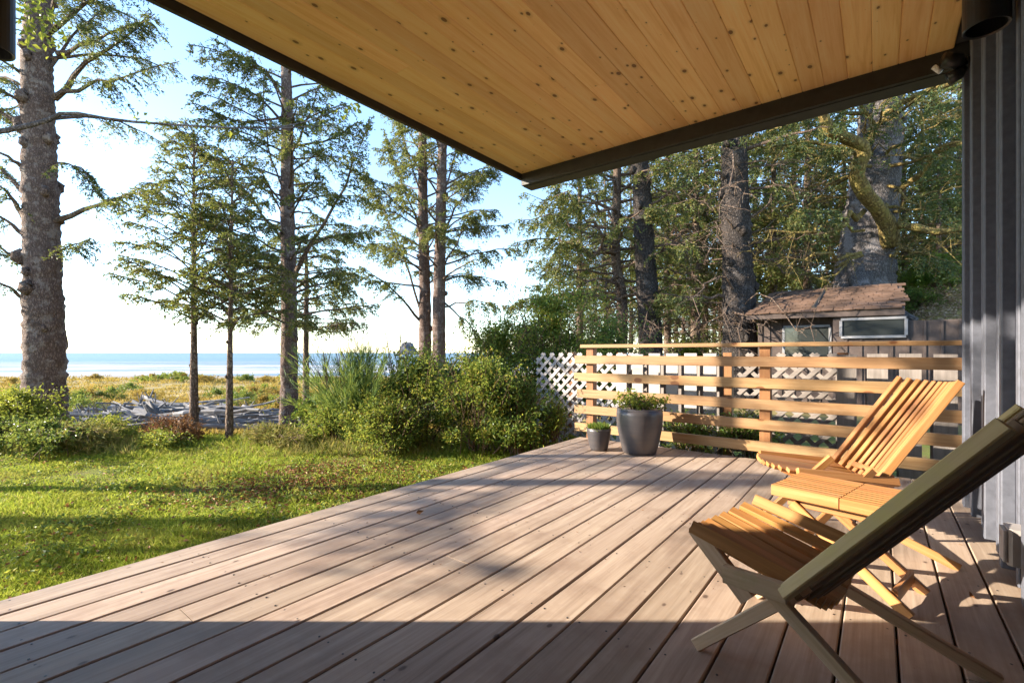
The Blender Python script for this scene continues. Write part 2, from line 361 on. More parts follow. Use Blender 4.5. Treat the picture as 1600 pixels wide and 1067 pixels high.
b.col(b.mix(f, water, (.40,.405,.42))); b.bump(n2, .35, .6); M['sea'] = b.fin(b.math('ADD', .4, b.math('MULTIPLY', f, .5)), .2)
tag(grid_sheet('sea', np.concatenate([np.linspace(-30000,-900,10), np.linspace(-800,900,40), np.linspace(1000,30000,10)]),
    np.concatenate([np.linspace(88,600,220), np.linspace(640,2000,30), [3000,6000,12000,30000]]),
    lambda r, d: -4.95+np.where(d < 600, .30*np.maximum(0, np.sin(d*.115+np.sin(r*.02)*1.2+np.sin(r*.007+d*.01)*2))**6*sstep(105,170,d)*sstep(600,420,d), 0), M['sea']), kind='structure')

# sea stack
mb = MB(); ST = V(637, 551, 1500); base_z = -5
prof = [(37,-6),(35,2),(31,8),(27,14),(23,21),(20,27),(18,33),(16,37),(9,38.5)]
n = 26; k0 = 0
for (r, z) in prof:
    for j in range(n):
        a = 2*math.pi*j/n; rr = r*(1+.10*math.sin(a*3+z*.05)+.06*math.sin(a*7+z*.1)+random.uniform(-.07,.07))
        ramp_ = 1.25 if math.cos(a-YAW-math.pi) > .5 and z < 12 else 1
        mb.v.append((rr*math.cos(a)*ramp_, rr*math.sin(a), z+random.uniform(-1,1)))
for i in range(len(prof)-1):
    for j in range(n):
        q = (j+1) % n; mb.f.append((i*n+j, i*n+q, (i+1)*n+q, (i+1)*n+j))
mb.f.append(tuple((len(prof)-1)*n+j for j in range(n)))
o = mb.build('sea_stack', M['rock']); o.location = (ST.x, ST.y, -5)
tag(o, 'lone grey rock stack standing in the sea on the horizon', 'sea stack')

# ---------------------------------------------------------------- deck
deck = thing('deck', 'wooden deck of long boards laid towards the slatted railing', None, (0,0,0), kind='structure')
PITCH = .1505; X0 = -2.66; YE = 4.66
mb = MB()
for y in np.arange(-2.2, 4.6, .61): mb.box((X0+.06, y-.02, -.20), (.43, y+.02, -.034))
mb.box((X0+.02, -2.4, -.27), (X0+.058, YE-.01, -.034)); mb.box((X0+.06, YE-.05, -.27), (.9, YE-.012, -.034))
for x in (-2.5, -1.2, -.1):
    for y in (-1.5, .8, 2.8, 4.4): mb.box((x-.05, y-.05, -.6), (x+.05, y+.05, -.2))
mb.build('deck_frame', M['cedar_post'], deck)
def board_mesh(L, w=.1435, t=.032):
    m = MB(); m.bar((0,0,-t/2), (0,L,-t/2), w, t, (1,0,0), .004)
    me = bpy.data.meshes.new('deck_board'); me.from_pydata(m.v, [], m.f); me.update(); me.materials.append(M['deck']); return me
bm_full = board_mesh(YE+2.4)
splits = {4: .62, 7: 1.55, 9: -.4, 12: 2.62, 15: .9, 17: 3.3, 19: 1.9}
nb = 21; scr = MB()
for i in range(nb):
    x = X0+PITCH*(i+.5)
    if i in splits:
        ys = splits[i]
        for (y0, y1) in ((-2.4, ys-.0015), (ys+.0015, YE)):
            o = link('deck_board', board_mesh(y1-y0), None, deck); o.location = (x+random.uniform(-.001,.001), y0, random.uniform(-.0012,.0012))
    else:
        o = link('deck_board', bm_full, None, deck); o.location = (x+random.uniform(-.001,.001), -2.4, random.uniform(-.0012,.0012))
    for y in np.arange(-.37, 4.6, .61):
        for dx in (-.048, .048):
            if random.random() < .9:
                sx_, sy_ = x+dx+random.uniform(-.006,.006), y+random.uniform(-.01,.01)
                scr.lathe([(.0038,-.002),(.0038,.0012)], 6, (sx_, sy_, 0), False, True)
tag(scr.build('deck_screw', M['black'], deck), kind='stuff')

# ---------------------------------------------------------------- house: wall, roof, ceiling
house = thing('house', 'charcoal house with pine lined porch roof over the deck', 'house', (.46, 0, 0))
HX = .46
def hbuild(mb, name, mat, parent=house, smooth=False):
    mb.v = [(p[0]-HX, p[1], p[2]) for p in mb.v] if parent is house else mb.v
    return mb.build(name, mat, parent, smooth)
mb = MB(); mb.box((HX+.03, -6, -.3), (HX+5, 4.06, 2.898)); hbuild(mb, 'house_wall', M['charcoal'])
# board and batten siding on the deck side; corner board
ys = np.arange(-3.9, 4.0, .40)
for y in ys:
    mb = MB(); mb.box((HX+.004, y+.003, .045), (HX+.0285, y+.397, 2.895)); hbuild(mb, 'siding_board', M['charcoal'])
    mb = MB(); mb.bar((HX-.022, y, .03), (HX-.022, y, 2.89), .05, .045, (0,1,0), .004); hbuild(mb, 'batten', M['charcoal'])
    mb = MB(); mb.bar((HX-.012, y+.2, .03), (HX-.012, y+.2, 2.89), .05, .028, (0,1,0), .004); hbuild(mb, 'batten', M['charcoal'])
mb = MB(); mb.bar((HX-.018, 4.045, -.1), (HX-.018, 4.045, 2.765), .09, .05, (0,1,0), .004); hbuild(mb, 'corner_board', M['charcoal'])
# wing wall that closes the porch on the ocean side, left of the camera
wy = (1.667-.614*2.80)/.789
mb = MB(); mb.box((-2.80, -6, -.3), (-2.62, wy, 2.88)); hbuild(mb, 'wing_wall', M['bounce_paint'])
for y in np.arange(-5.6, -.3, .4):
    mb = MB(); mb.bar((-2.608, y, .02), (-2.608, y, 2.87), .05, .022, (0,1,0), .003); hbuild(mb, 'batten', M['bounce_paint'])
# back wall of the porch behind the camera
mb = MB(); mb.box((-2.6, -2.75, -.3), (HX, -2.6, 2.88)); hbuild(mb, 'porch_back_wall', M['bounce_paint'])
CZ = 2.90
roof = MB(); roof.box((-3.08, -6.4, CZ+.022), (HX+5.4, 4.12, CZ+.30)); roof_o = hbuild(roof, 'roof', M['roofing'])
cbp = .1385; nb = int((HX+.02+3.08)/cbp)+1
def cboard(y0, y1):
    m = MB(); w = cbp-.001; L = y1-y0; g = .0045
    pr = [(-w/2+g,0),(w/2-g,0),(w/2,g),(w/2,.018),(-w/2,.018),(-w/2,g)]
    for y in (0, L):
        for (x, z) in pr: m.v.append((x, y, z))
    for i in range(6): j = (i+1) % 6; m.f.append((i, j, 6+j, 6+i))
    m.f += [tuple(range(5,-1,-1)), tuple(range(6,12))]
    me = bpy.data.meshes.new('ceiling_board'); me.from_pydata(m.v, [], m.f); me.update(); me.materials.append(M['ceiling']); return me
cfull = cboard(-2.58, 4.118)
csplit = {3: 2.1, 6: .9, 10: 3.1, 13: 1.6, 16: 2.6, 19: .6, 22: 1.9}
for i in range(nb):
    x = -3.078+cbp*(i+.5)
    if x+cbp/2 > HX+.03: break
    segs = [(-2.58, 4.118)] if i not in csplit else [(-2.58, csplit[i]-.001), (csplit[i]+.001, 4.118)]
    for (y0, y1) in segs:
        o = link('ceiling_board', cfull if len(segs) == 1 else cboard(y0, y1), None, roof_o); o.location = (x-HX, y0, CZ)
mb = MB(); mb.box((-3.115, -6.4, CZ-.055), (-3.083, 4.30, CZ+.32)); hbuild(mb, 'fascia_board', M['fascia'])
mb = MB(); mb.box((-3.16, -6.4, CZ+.12), (-3.118, 4.30, CZ+.33)); hbuild(mb, 'gutter', M['fascia'])
mb = MB(); mb.box((-3.081, 4.122, CZ-.125), (HX+5.4, 4.16, CZ+.31)); hbuild(mb, 'fascia_board', M['fascia'])
mb = MB(); mb.box((-3.081, 4.162, CZ-.130), (HX+5.4, 4.315, CZ-.095)); mb.box((-3.081, 4.285, CZ-.094), (HX+5.4, 4.318, CZ+.33)); hbuild(mb, 'eave_beam', M['fascia'])

# cylinder lights
def cyl_light(loc, zb, zt, rd, stem_to, label, arm=None):
    t = thing('porch_light', label, 'light', (loc[0], loc[1], zb), 0, 'black cylinder porch lights')
    mb = MB(); mb.lathe([(rd-.012, .10), (rd-.010, .004), (rd-.002, 0), (rd, .004), (rd, zt-zb-.004), (rd-.004, zt-zb)], 32, (0,0,0), True, True)
    mb.build('lamp_housing', M['black'], t)
    mb = MB(); mb.lathe([(.035, .085), (.035, .097)], 20); mb.build('lens', M['greybox'], t)
    mb = MB()
    if arm: mb.bar((0,0,(zt-zb)*.6), (arm[0],arm[1],(zt-zb)*.6), .07, .07, (0,0,1), .004)
    else: mb.lathe([(.018, zt-zb), (.018, stem_to-zb-.012), (.055, stem_to-zb-.012), (.055, stem_to-zb-.001)], 20)
    mb.build('mounting', M['black'], t); return t
cyl_light((.348, 2.70), 2.27, 2.72, .073, None, 'black cylinder wall light on the charcoal siding at right', (.09, 0))
cyl_light((-3.0, .215), 2.24, 2.66, .078, CZ, 'black cylinder light hanging at the left edge of the porch roof')
# flood light at the corner
t = thing('flood_light', 'black flood light with a pale sensor under the eave corner', 'light', (.40, 3.93, 2.70))
mb = MB(); mb.lathe([(.05,0),(.05,.025)], 20); o = mb.build('mounting_plate', M['black'], t); o.rotation_euler = (0, rad(-90), 0); o.location = (.025,0,0)
mb = MB(); mb.tube([(0,0,0),(-.05,-.01,-.01),(-.09,-.02,-.03)], [.016]*3, 10); mb.build('bracket', M['black'], t, True)
mb = MB(); mb.tube([(-.03,-.03,-.01),(-.06,-.06,.01),(-.16,-.10,.03)], [.03,.055,.062], 18); mb.build('lamp_head', M['black'], t, True)
mb = MB(); mb.tube([(-.02,.0,-.03),(-.05,.0,-.07),(-.12,.0,-.10)], [.03,.05,.058], 18); mb.build('lamp_head', M['black'], t, True)
mb = MB(); mb.tube([(-.17,-.05,-.04),(-.215,-.05,.02)], [.021,.021], 16); mb.build('sensor', M['white'], t, True)
t.scale = (.72,.72,.72); t.location.x = .425
# wall outlet and spigot cover
t = thing('outlet_cover', 'grey outlet box low on the charcoal wall', 'outlet', (HX-.04, 2.62, .21))
MB().bar((0,0,-.07), (0,0,.07), .10, .06, (0,1,0), .012).build('cover', M['greybox'], t)
MB().bar((-.036,0,-.06), (-.036,0,.06), .085, .012, (0,1,0), .006).build('lid', M['greybox'], t)

# ---------------------------------------------------------------- slatted railing
rail = thing('deck_railing', 'cedar privacy railing with five wide horizontal rails at the deck end', 'railing', (-2.6, 4.72, 0))
O = Vector((-2.6, 4.72, 0))
for x in (-2.56, -.80, .62):
    mb = MB(); mb.bar(Vector((x,4.755,-.3))-O, Vector((x,4.755,1.002))-O, .089, .089, (1,0,0), .004); mb.build('post', M['cedar_post'], rail)
for z in (.870, .680, .492, .307, .108):
    mb = MB(); zz = z+random.uniform(-.004,.004)
    mb.bar(Vector((-2.72+random.uniform(-.02,.02),4.690,zz))-O, Vector((.95,4.690,zz+random.uniform(-.004,.004)))-O, .040, .092, (0,1,0), .004); mb.build('rail', M['cedar'], rail)
mb = MB(); mb.bar(Vector((-2.66,4.74,1.022))-O, Vector((.95,4.74,1.022))-O, .14, .037, (0,1,0), .004); mb.build('cap_rail', M['cedar'], rail)

# ---------------------------------------------------------------- neighbour's lattice and board fence
fence = thing('lattice_fence', 'weathered white lattice and board fence behind the cedar railing', 'fence', (-3.75, 5.35, -.3))
FO = Vector((-3.75, 5.35, -.3)); FT = .94; FB = -.26
def fpart(mb, name, mat):
    mb.v = [(p[0]-FO.x, p[1]-FO.y, p[2]-FO.z) for p in mb.v]; return mb.build(name, mat, fence)
def lattice(x0, x1, z0, z1, y, pitch=.118, w=.041, t=.008, mat='lattice'):
    for sgn, yy in ((1, y), (-1, y+t+.0015)):
        c = -(z1-z0)
        while c < (x1-x0)+(z1-z0):
            # line x = c + s, z = z0 + s (sgn=1) or z = z1 - s
            s0 = max(0, x0-(x0+c)); s1 = min(z1-z0, x1-(x0+c)); s0 = max(s0, -c)
            if s1-s0 > .03:
                a = (x0+c+s0, yy, (z0+s0) if sgn > 0 else (z1-s0)); e = (x0+c+s1, yy, (z0+s1) if sgn > 0 else (z1-s1))
                mb = MB(); mb.bar(a, e, w, t, Vector((-(e[2]-a[2]),0,e[0]-a[0])), .0015); fpart(mb, 'lattice_slat', M[mat])
            c += .142
    # border trims
def trim(a, e, w=.06, t=.03, mat='lattice', name='trim'):
    mb = MB(); a = Vector(a); e = Vector(e); d = e-a
    mb.bar(a, e, w, t, Vector((-d.z,0,d.x)), .003); fpart(mb, name, M[mat])
lattice(-3.74, -2.30, FB, FT, 5.36)
lattice(-1.16, -.31, FB, FT, 5.36, mat='lattice_shaded')
for x in (-2.27,): trim((x,5.345,FB), (x,5.345,FT+.002), .045)
x = -2.46
while x < -1.34:
    mb = MB(); mb.bar((x, 5.33, FB), (x, 5.33, FT+random.uniform(-.01,.006)), .135, .018, (1,0,0), .002); fpart(mb, 'picket', M['lattice']); x += .205
x = -.30
while x < 1.4:
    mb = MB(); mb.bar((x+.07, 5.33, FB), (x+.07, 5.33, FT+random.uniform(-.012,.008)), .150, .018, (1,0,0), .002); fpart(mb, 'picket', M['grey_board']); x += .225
x = -2.36
while x < 1.3:                                                         # boards on the far side fill the gaps
    if not (-1.25 < x < -.25):
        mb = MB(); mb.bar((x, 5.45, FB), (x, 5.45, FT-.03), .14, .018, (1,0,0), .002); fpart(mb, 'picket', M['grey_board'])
    x += .205 if x < -1 else .225
for x in (-3.2, -2.5, -1.27, -.26, .9):
    mb = MB(); mb.bar((x, 5.415, -.4), (x, 5.415, FT+.01), .089, .085, (1,0,0), .003); fpart(mb, 'post', M['cedar_post'])
for z in (.62, -.05):
    mb = MB(); mb.bar((-2.3, 5.39, z), (1.4, 5.39, z), .085, .03, (0,0,1), .003); fpart(mb, 'cross_rail', M['grey_board'])

# ---------------------------------------------------------------- pots and plants in them
def pot(loc, prof, label, rim, soil_z):
    t = thing('plant_pot', label, 'pot', loc, 0, 'dark glazed pots')
    MB().lathe(prof, 44).build('pot_body', M['pot'], t, True)
    MB().lathe(rim, 44, (0,0,0), False, False).build('rim', M['pot'], t, True)
    mb = MB(); mb.lathe([(.001,soil_z+.012),(rim[-1][0]*.6,soil_z+.006),(rim[-1][0]-.002,soil_z)], 30, (0,0,0), True, False); mb.build('soil', M['soil'], t, True)
    return t
P1 = Vector((-1.79, 4.27, 0)); P2 = Vector((-2.16, 4.16, 0))
pot(P1, [(.135,0),(.150,.004),(.160,.03),(.185,.13),(.205,.23),(.213,.31),(.214,.37),(.210,.415)], 'large dark glazed pot holding a leafy plant by the railing', [(.210,.415),(.211,.424),(.206,.428),(.197,.424),(.193,.40),(.193,.36)], .385)
pot(P2, [(.072,0),(.080,.003),(.086,.02),(.102,.09),(.113,.15),(.117,.19),(.116,.208)], 'small dark pot holding a tuft of short green leaves', [(.116,.208),(.116,.214),(.111,.215),(.105,.21),(.104,.18)], .192)

def unit(a): return a/np.maximum(np.linalg.norm(a, axis=-1, keepdims=True), 1e-9)
def rand_dir(n, zb=0): a = rng.normal(size=(n,3)); a[:,2] += zb; return unit(a)
def leaves(pos, dirs, L, Wd, fold=.25, droop=0.0):
    """one folded leaf (hexagon-like pair of quads) per position -> quads (2 per leaf)"""
    n = len(pos); L = np.broadcast_to(L, (n,))[:,None]; Wd = np.broadcast_to(Wd, (n,))[:,None]
    side = unit(np.cross(dirs, rand_dir(n, .8))); nor = unit(np.cross(side, dirs))
    m = pos+dirs*L*.5-nor*L*fold*.25; tip = pos+dirs*L-np.array([0,0,1])*L*droop
    l1 = pos+dirs*L*.45+side*Wd*.5+nor*Wd*fold; l2 = pos+dirs*L*.45-side*Wd*.5+nor*Wd*fold
    q1 = np.stack([pos, l1, tip, m], 1); q2 = np.stack([pos, m, tip, l2], 1)
    return np.concatenate([q1, q2], 1).reshape(-1,3)
def diamonds(pos, dirs, L, Wd):
    n = len(pos); L = np.broadcast_to(L, (n,))[:,None]; Wd = np.broadcast_to(Wd, (n,))[:,None]
    side = unit(np.cross(dirs, rand_dir(n)))
    return np.stack([pos, pos+dirs*L*.45+side*Wd*.5, pos+dirs*L, pos+dirs*L*.45-side*Wd*.5], 1).reshape(-1,3)

t = thing('potted_plant', 'leafy green plant with drooping leaflets in the large pot', 'plant', (P1.x, P1.y, .39))
mb = MB(); lp, ld = [], []
for i in range(34):
    a = random.uniform(0, 2*math.pi); rr = random.uniform(.05,.26); h = random.uniform(.03,.20)*(1-.3*rr/.26)+.02
    s = Vector((random.uniform(-.08,.08), random.uniform(-.08,.08), 0)); e = Vector((rr*math.cos(a), rr*math.sin(a), h))
    if i == 0: e = Vector((.27*RX,.27*RY,.12))
    mb.tube([s, (s+e)*.5+Vector((0,0,.05)), e], [.004,.003,.002], 5)
    for q in range(16):
        lp.append(tuple(s.lerp(e, random.uniform(.55,1.05))+Vector([random.uniform(-.035,.035) for _ in range(3)])))
ld = rand_dir(len(lp), .1)
mb.build('stems', M['stem'], t); np_mesh('leaves', leaves(np.array(lp), ld, rng.uniform(.028,.05,len(lp)), rng.uniform(.016,.028,len(lp)), .3, .2), 4, M['leaf'], t)
t = thing('potted_tuft', 'low tuft of dark green leaves in the small pot', 'plant', (P2.x, P2.y, .19))
n = 900; a = rng.uniform(0, 2*np.pi, n); rr = np.sqrt(rng.uniform(0,1,n))*.098
pp = np.stack([rr*np.cos(a), rr*np.sin(a), rng.uniform(0,.03,n)], 1); dd_ = unit(np.stack([np.cos(a)*rr*5, np.sin(a)*rr*5, np.ones(n)], 1)+rng.normal(size=(n,3))*.35)
np_mesh('leaves', diamonds(pp, dd_, rng.uniform(.03,.065,n), .009), 4, M['leaf_dark'], t)

# ---------------------------------------------------------------- folding slat chairs
def chair(label, heading, bb, bt, W_, mats, legs, seat, nslat=11, Db=.07, extra=(), back_t=.026):
    """back: slats in a trough from bb (bottom centre of the outer edge) to bt (top); seat: (front, rear, dish front, dish rear)"""
    u = Vector((math.cos(heading), math.sin(heading), 0)); vf = Vector((u.y, -u.x, 0))     # vf: chair's right-hand side
    base = Vector((bb[0], bb[1], 0)); t = thing('slat_chair', label, 'chair', base, 0, 'folding slatted lounge chairs on the deck')
    bb = Vector(bb)-base; bt = Vector(bt)-base; ax = (bt-bb).normalized(); nrm = vf.cross(ax).normalized()
    if nrm.z < 0: nrm = -nrm
    def plank(a, b, w, th, side, name, mat):
        a = Vector(a); b = Vector(b); L = (b-a).length; m = MB(); m.bar((0,0,0), (L,0,0), w, th, (0,1,0), .003)
        x = (b-a).normalized(); s = Vector(side); s = (s-x*s.dot(x)).normalized(); z = x.cross(s)
        o = m.build(name, mat, t); o.matrix_local = Matrix(((x.x,s.x,z.x,a.x),(x.y,s.y,z.y,a.y),(x.z,s.z,z.z,a.z),(0,0,0,1))); return o
    for i in range(nslat):
        q = -1+2*i/(nslat-1); d = Db*(1-q*q); e_ = abs(q) > .99
        off = vf*(q*W_*.5)-nrm*d
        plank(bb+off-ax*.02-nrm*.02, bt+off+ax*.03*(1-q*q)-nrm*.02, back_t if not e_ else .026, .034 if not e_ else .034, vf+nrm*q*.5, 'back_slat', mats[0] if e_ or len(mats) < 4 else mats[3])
    for sgn in (-1, 1): pass
    fr, re, df, dr, ws = seat; fr = Vector(fr)-base; re = Vector(re)-base
    for i in range(nslat):
        q = -1+2*i/(nslat-1)
        f_ = fr+vf*(q*ws*.5)+u*(.075*(1-q*q))-Vector((0,0,df*(1-q*q))); r_ = re+vf*(q*ws*.5)-Vector((0,0,dr*(1-q*q)))
        plank(f_, r_, .040, .020 if abs(q) < .99 else .030, Vector((0,0,1))*(.9 if abs(q) > .99 else .25)+vf*(.45 if abs(q) > .99 else 1), 'seat_slat', mats[1])
    for (a, b, w_, t_) in extra:
        plank(Vector(a)-base, Vector(b)-base, w_, t_, Vector((0,0,1)), 'seat_slat', mats[2])
    for (a, b) in legs:
        a = Vector(a)-base; b = Vector(b)-base
        plank(a, b, .038, .024, (b-a).cross(vf), 'leg', mats[2])
    # stretchers that tie slats together under seat and behind back
    plank(bb+vf*(W_*.45)-nrm*(Db*.9)+ax*.02, bb-vf*(W_*.45)-nrm*(Db*.9)+ax*.02, .03, .022, ax, 'stretcher', mats[2])
    return t
# near chair faces the sea
h1 = rad(167)
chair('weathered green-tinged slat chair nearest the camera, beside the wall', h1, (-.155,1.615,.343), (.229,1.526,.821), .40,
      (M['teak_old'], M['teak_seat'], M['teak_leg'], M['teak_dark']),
      [((-.462,1.56,.012), (-.16,1.49,.31)), ((-.235,1.465,.29), (.11,1.405,.0)), ((-.17,1.84,.235), (.274,1.933,.006)), ((-.375,2.03,.012), (-.20,1.96,.19))],
      ((-.42,1.76,.392), (-.09,1.70,.315), .055, .10, .44), Db=.045, back_t=.020,
      extra=[((-.467,1.563,.385), (-.300,1.520,.225), .052, .024), ((-.352,1.455,.312), (-.19,1.425,.315), .050, .026)])
h2 = rad(214); u2 = Vector((math.cos(h2), math.sin(h2), 0))
chair('golden slat chair behind the small table, facing the lawn', h2, (-.10,3.18,.34), (.20,3.385,.815), .40,
      (M['teak'], M['teak'], M['teak']),
      [((-.52,3.04,.012), (-.20,3.10,.38)), ((-.36,2.93,.245), (.283,2.83,.006)), ((-.46,3.25,.25), (.10,3.36,.006)), ((-.30,2.80,.012), (-.02,2.98,.36))],
      ((-.44,2.95,.345), (-.04,3.22,.30), .0, .06, .42))

# small folding table between the chairs
tb = thing('folding_table', 'low golden slatted folding table between the two chairs', 'table', (-.11, 2.38, 0))
TO = Vector((-.11,2.38,0)); ta = Vector((-.358,2.298,.375)); tbv = Vector((.485,-.112,0)); tw = Vector((.0,.29,0))
tu = tbv.normalized(); tv = Vector((-tu.y, tu.x, 0))
def tplank(a, b, w, th, side, name, mat='teak'):
    m = MB(); a = Vector(a)-TO; b = Vector(b)-TO; L = (b-a).length; m.bar((0,0,0),(L,0,0), w, th, (0,1,0), .003)
    x = (b-a).normalized(); s = Vector(side); s = (s-x*s.dot(x)).normalized(); z = x.cross(s)
    o = m.build(name, M[mat], tb); o.matrix_local = Matrix(((x.x,s.x,z.x,a.x),(x.y,s.y,z.y,a.y),(x.z,s.z,z.z,a.z),(0,0,0,1)))
Ltb = tbv.length
for half in (0, 1):
    for i in range(9):
        y = .016+i*.0325; s0 = half*(Ltb/2+.002); s1 = s0+Ltb/2-.002
        a = ta+tv*y+tu*s0; tplank(a, ta+tv*y+tu*s1, .029, .020, tv, 'table_slat')
for y in (-.012, .302):
    for half in (0, 1):
        s0 = half*(Ltb/2+.002); s1 = s0+Ltb/2-.002
        tplank(ta+tv*y+tu*s0-Vector((0,0,.012)), ta+tv*y+tu*s1-Vector((0,0,.012)), .045, .020, (0,0,1), 'table_apron')
for y in (.03, .26):
    tplank(ta+tv*y+tu*.05-Vector((0,0,.055)), ta+tv*y+tu*(Ltb-.05)-Vector((0,0,.055)), .035, .020, (0,0,1), 'under_rail')
for y, k in ((.012, 1), (.272, 1)):
    tplank(ta+tv*y+tu*.07-Vector((0,0,.06)), ta+tv*y+tu*(Ltb-.04)-Vector((0,0,.372)), .040, .020, (0,0,1), 'leg')
    yy = y+.024 if y < .1 else y-.024
    tplank(ta+tv*yy+tu*(Ltb-.07)-Vector((0,0,.06)), ta+tv*yy+tu*.04-Vector((0,0,.372)), .040, .020, (0,0,1), 'leg')
tplank(ta+tv*.02+tu*(Ltb-.085)-Vector((0,0,.318)), ta+tv*.27+tu*(Ltb-.085)-Vector((0,0,.318)), .05, .018, (0,0,1), 'stretcher')
tplank(ta+tv*.03+tu*.085-Vector((0,0,.318)), ta+tv*.26+tu*.085-Vector((0,0,.318)), .05, .018, (0,0,1), 'stretcher')

# ---------------------------------------------------------------- trees
def smooth_path(pts, n):
    pts = [Vector(p) for p in pts]; P = [pts[0]*2-pts[1]]+pts+[pts[-1]*2-pts[-2]]; out = []
    for i in range(n):
        t = i/(n-1)*(len(pts)-1); k = min(int(t), len(pts)-2); f = t-k
        p0,p1,p2,p3 = P[k],P[k+1],P[k+2],P[k+3]
        out.append(.5*((2*p1)+(p2-p0)*f+(2*p0-5*p1+4*p2-p3)*f*f+(3*p1-p0-3*p2+p3)*f**3))
    return out
class Tree:
    def __init__(s, base): s.base = Vector(base); s.lim = MB(); s.ts, s.td, s.tl = [], [], []
    def limb(s, pts, r0, r1=.006, n=8, sides=6, f0=.25, dens=9, tw=.45, droop=.25, wob=.03, spread=1.0):
        """a limb with side twigs carrying needles"""
        P = smooth_path([Vector(p)-s.base for p in pts], n)
        L = sum((P[i+1]-P[i]).length for i in range(n-1))
        for i in range(1, n): P[i] = P[i]+Vector([random.gauss(0, wob*L*.3) for _ in range(3)])
        s.lim.tube(P, [r0+(r1-r0)*(i/(n-1))**.8 for i in range(n)], sides, .08)
        nt_ = int(dens*L*(1-f0)*2)
        for k in range(nt_):
            f = f0+(1-f0)*random.random()**.8; t = f*(n-1); i = min(int(t), n-2); p = P[i].lerp(P[i+1], t-i); ax = (P[i+1]-P[i]).normalized()
            sd = ax.cross(Vector((0,0,1)));
            if sd.length < .1: sd = Vector((1,0,0))
            sd.normalize(); sg = random.choice((-1,1))
            d = ax*random.uniform(.3,.9)+sd*sg*random.uniform(.4,1.0)*spread+Vector((0,0,random.uniform(-.35,.3)-droop*.4)); d.normalize()
            l = tw*random.uniform(.5,1.15)*(1.15-.75*f)
            s.ts.append(tuple(p)); s.td.append(tuple(d)); s.tl.append(l)
            if random.random() < .6: s.lim.tube([p, p+d*l*.5+Vector((0,0,-droop*l*.12)), p+d*l*.92+Vector((0,0,-droop*l*.4))], [.0055,.004,.002], 3, 0, False)
        return P
    def dead(s, pts, r0, n=9, wob=.10):
        P = smooth_path([Vector(p)-s.base for p in pts], n); L = (P[-1]-P[0]).length
        for i in range(1, n): P[i] = P[i]+Vector([random.gauss(0, wob*L*.3) for _ in range(3)])
        s.lim.tube(P, [r0+(.004-r0)*(i/(n-1)) for i in range(n)], 6, .1)
        for _ in range(int(L*7)):
            i = random.randint(2, n-1); d = Vector([random.gauss(0,1) for _ in range(3)])+(P[-1]-P[0]).normalized(); d.normalize(); l = random.uniform(.2,.7); q = P[i]; e = q+d*l+Vector((0,0,-.1*l))
            s.lim.tube([q, q+d*l*.5+Vector((0,0,.05*l)), e], [.010,.006,.0025], 4, 0, False)
            for _k in range(2): s.lim.tube([q+d*l*.6, q+d*l*.6+Vector([random.gauss(0,.12) for _ in range(3)])], [.004,.0015], 3, 0, False)
    def dead_whorl(s, p, z0, z1, cnt, L):
        for i in range(cnt):
            z = random.uniform(z0, z1); a = random.uniform(0, 6.28); l = L*random.uniform(.5,1.2); b_ = Vector(p)+Vector((0,0,z)); d = Vector((math.cos(a), math.sin(a), 0))
            s.dead([b_, b_+d*l*.4+Vector((0,0,random.uniform(-.1,.25)*l)), b_+d*l*.75+Vector((0,0,random.uniform(-.3,.1)*l)), b_+d*l+Vector((0,0,random.uniform(-.45,.15)*l))], random.uniform(.015,.035))
    def finish(s, root, leafmat, limbmat, per=.016, sl=.06, sw=.016, droop=.35, sub=.055):
        if s.lim.v: s.lim.build('limbs', limbmat, root)
        if not s.ts: return
        ts, td, tl = np.array(s.ts), np.array(s.td), np.array(s.tl)
        k = np.maximum(2, (tl/sub).astype(int)); ix = np.repeat(np.arange(len(ts)), k); m = len(ix); f = rng.uniform(.10, 1, m)
        p = ts[ix]+td[ix]*(tl[ix]*f)[:,None]; p[:,2] -= droop*tl[ix]*f*f
        sd = np.cross(td[ix], np.array([0,0,1.])); sd = unit(sd+1e-6); sg = rng.choice([-1.,1.], m)[:,None]
        d2 = unit(td[ix]*rng.uniform(.4,1.1,(m,1))+sd*sg*rng.uniform(.3,1.0,(m,1))+np.stack([np.zeros(m),np.zeros(m),rng.uniform(-.75,.25,m)],1))
        l2 = tl[ix]*rng.uniform(.22,.48,m)*(1.15-.6*f)
        ts = np.concatenate([p, ts]); td = np.concatenate([d2, td]); tl = np.concatenate([l2, tl])
        cnt = np.maximum(3, (tl/per).astype(int)); idx = np.repeat(np.arange(len(ts)), cnt); n = len(idx)
        f = rng.uniform(.04, 1, n); p = ts[idx]+td[idx]*(tl[idx]*f)[:,None]; p[:,2] -= droop*tl[idx]*f*f
        d = unit(td[idx]*.8+rng.normal(size=(n,3))*np.array([.55,.55,.42])); d[:,2] -= .15; d = unit(d)
        np_mesh('crown', diamonds(p, d, sl*rng.uniform(.6,1.3,n)*(1.15-.5*f), sw*rng.uniform(.7,1.4,n)), 4, leafmat, root)
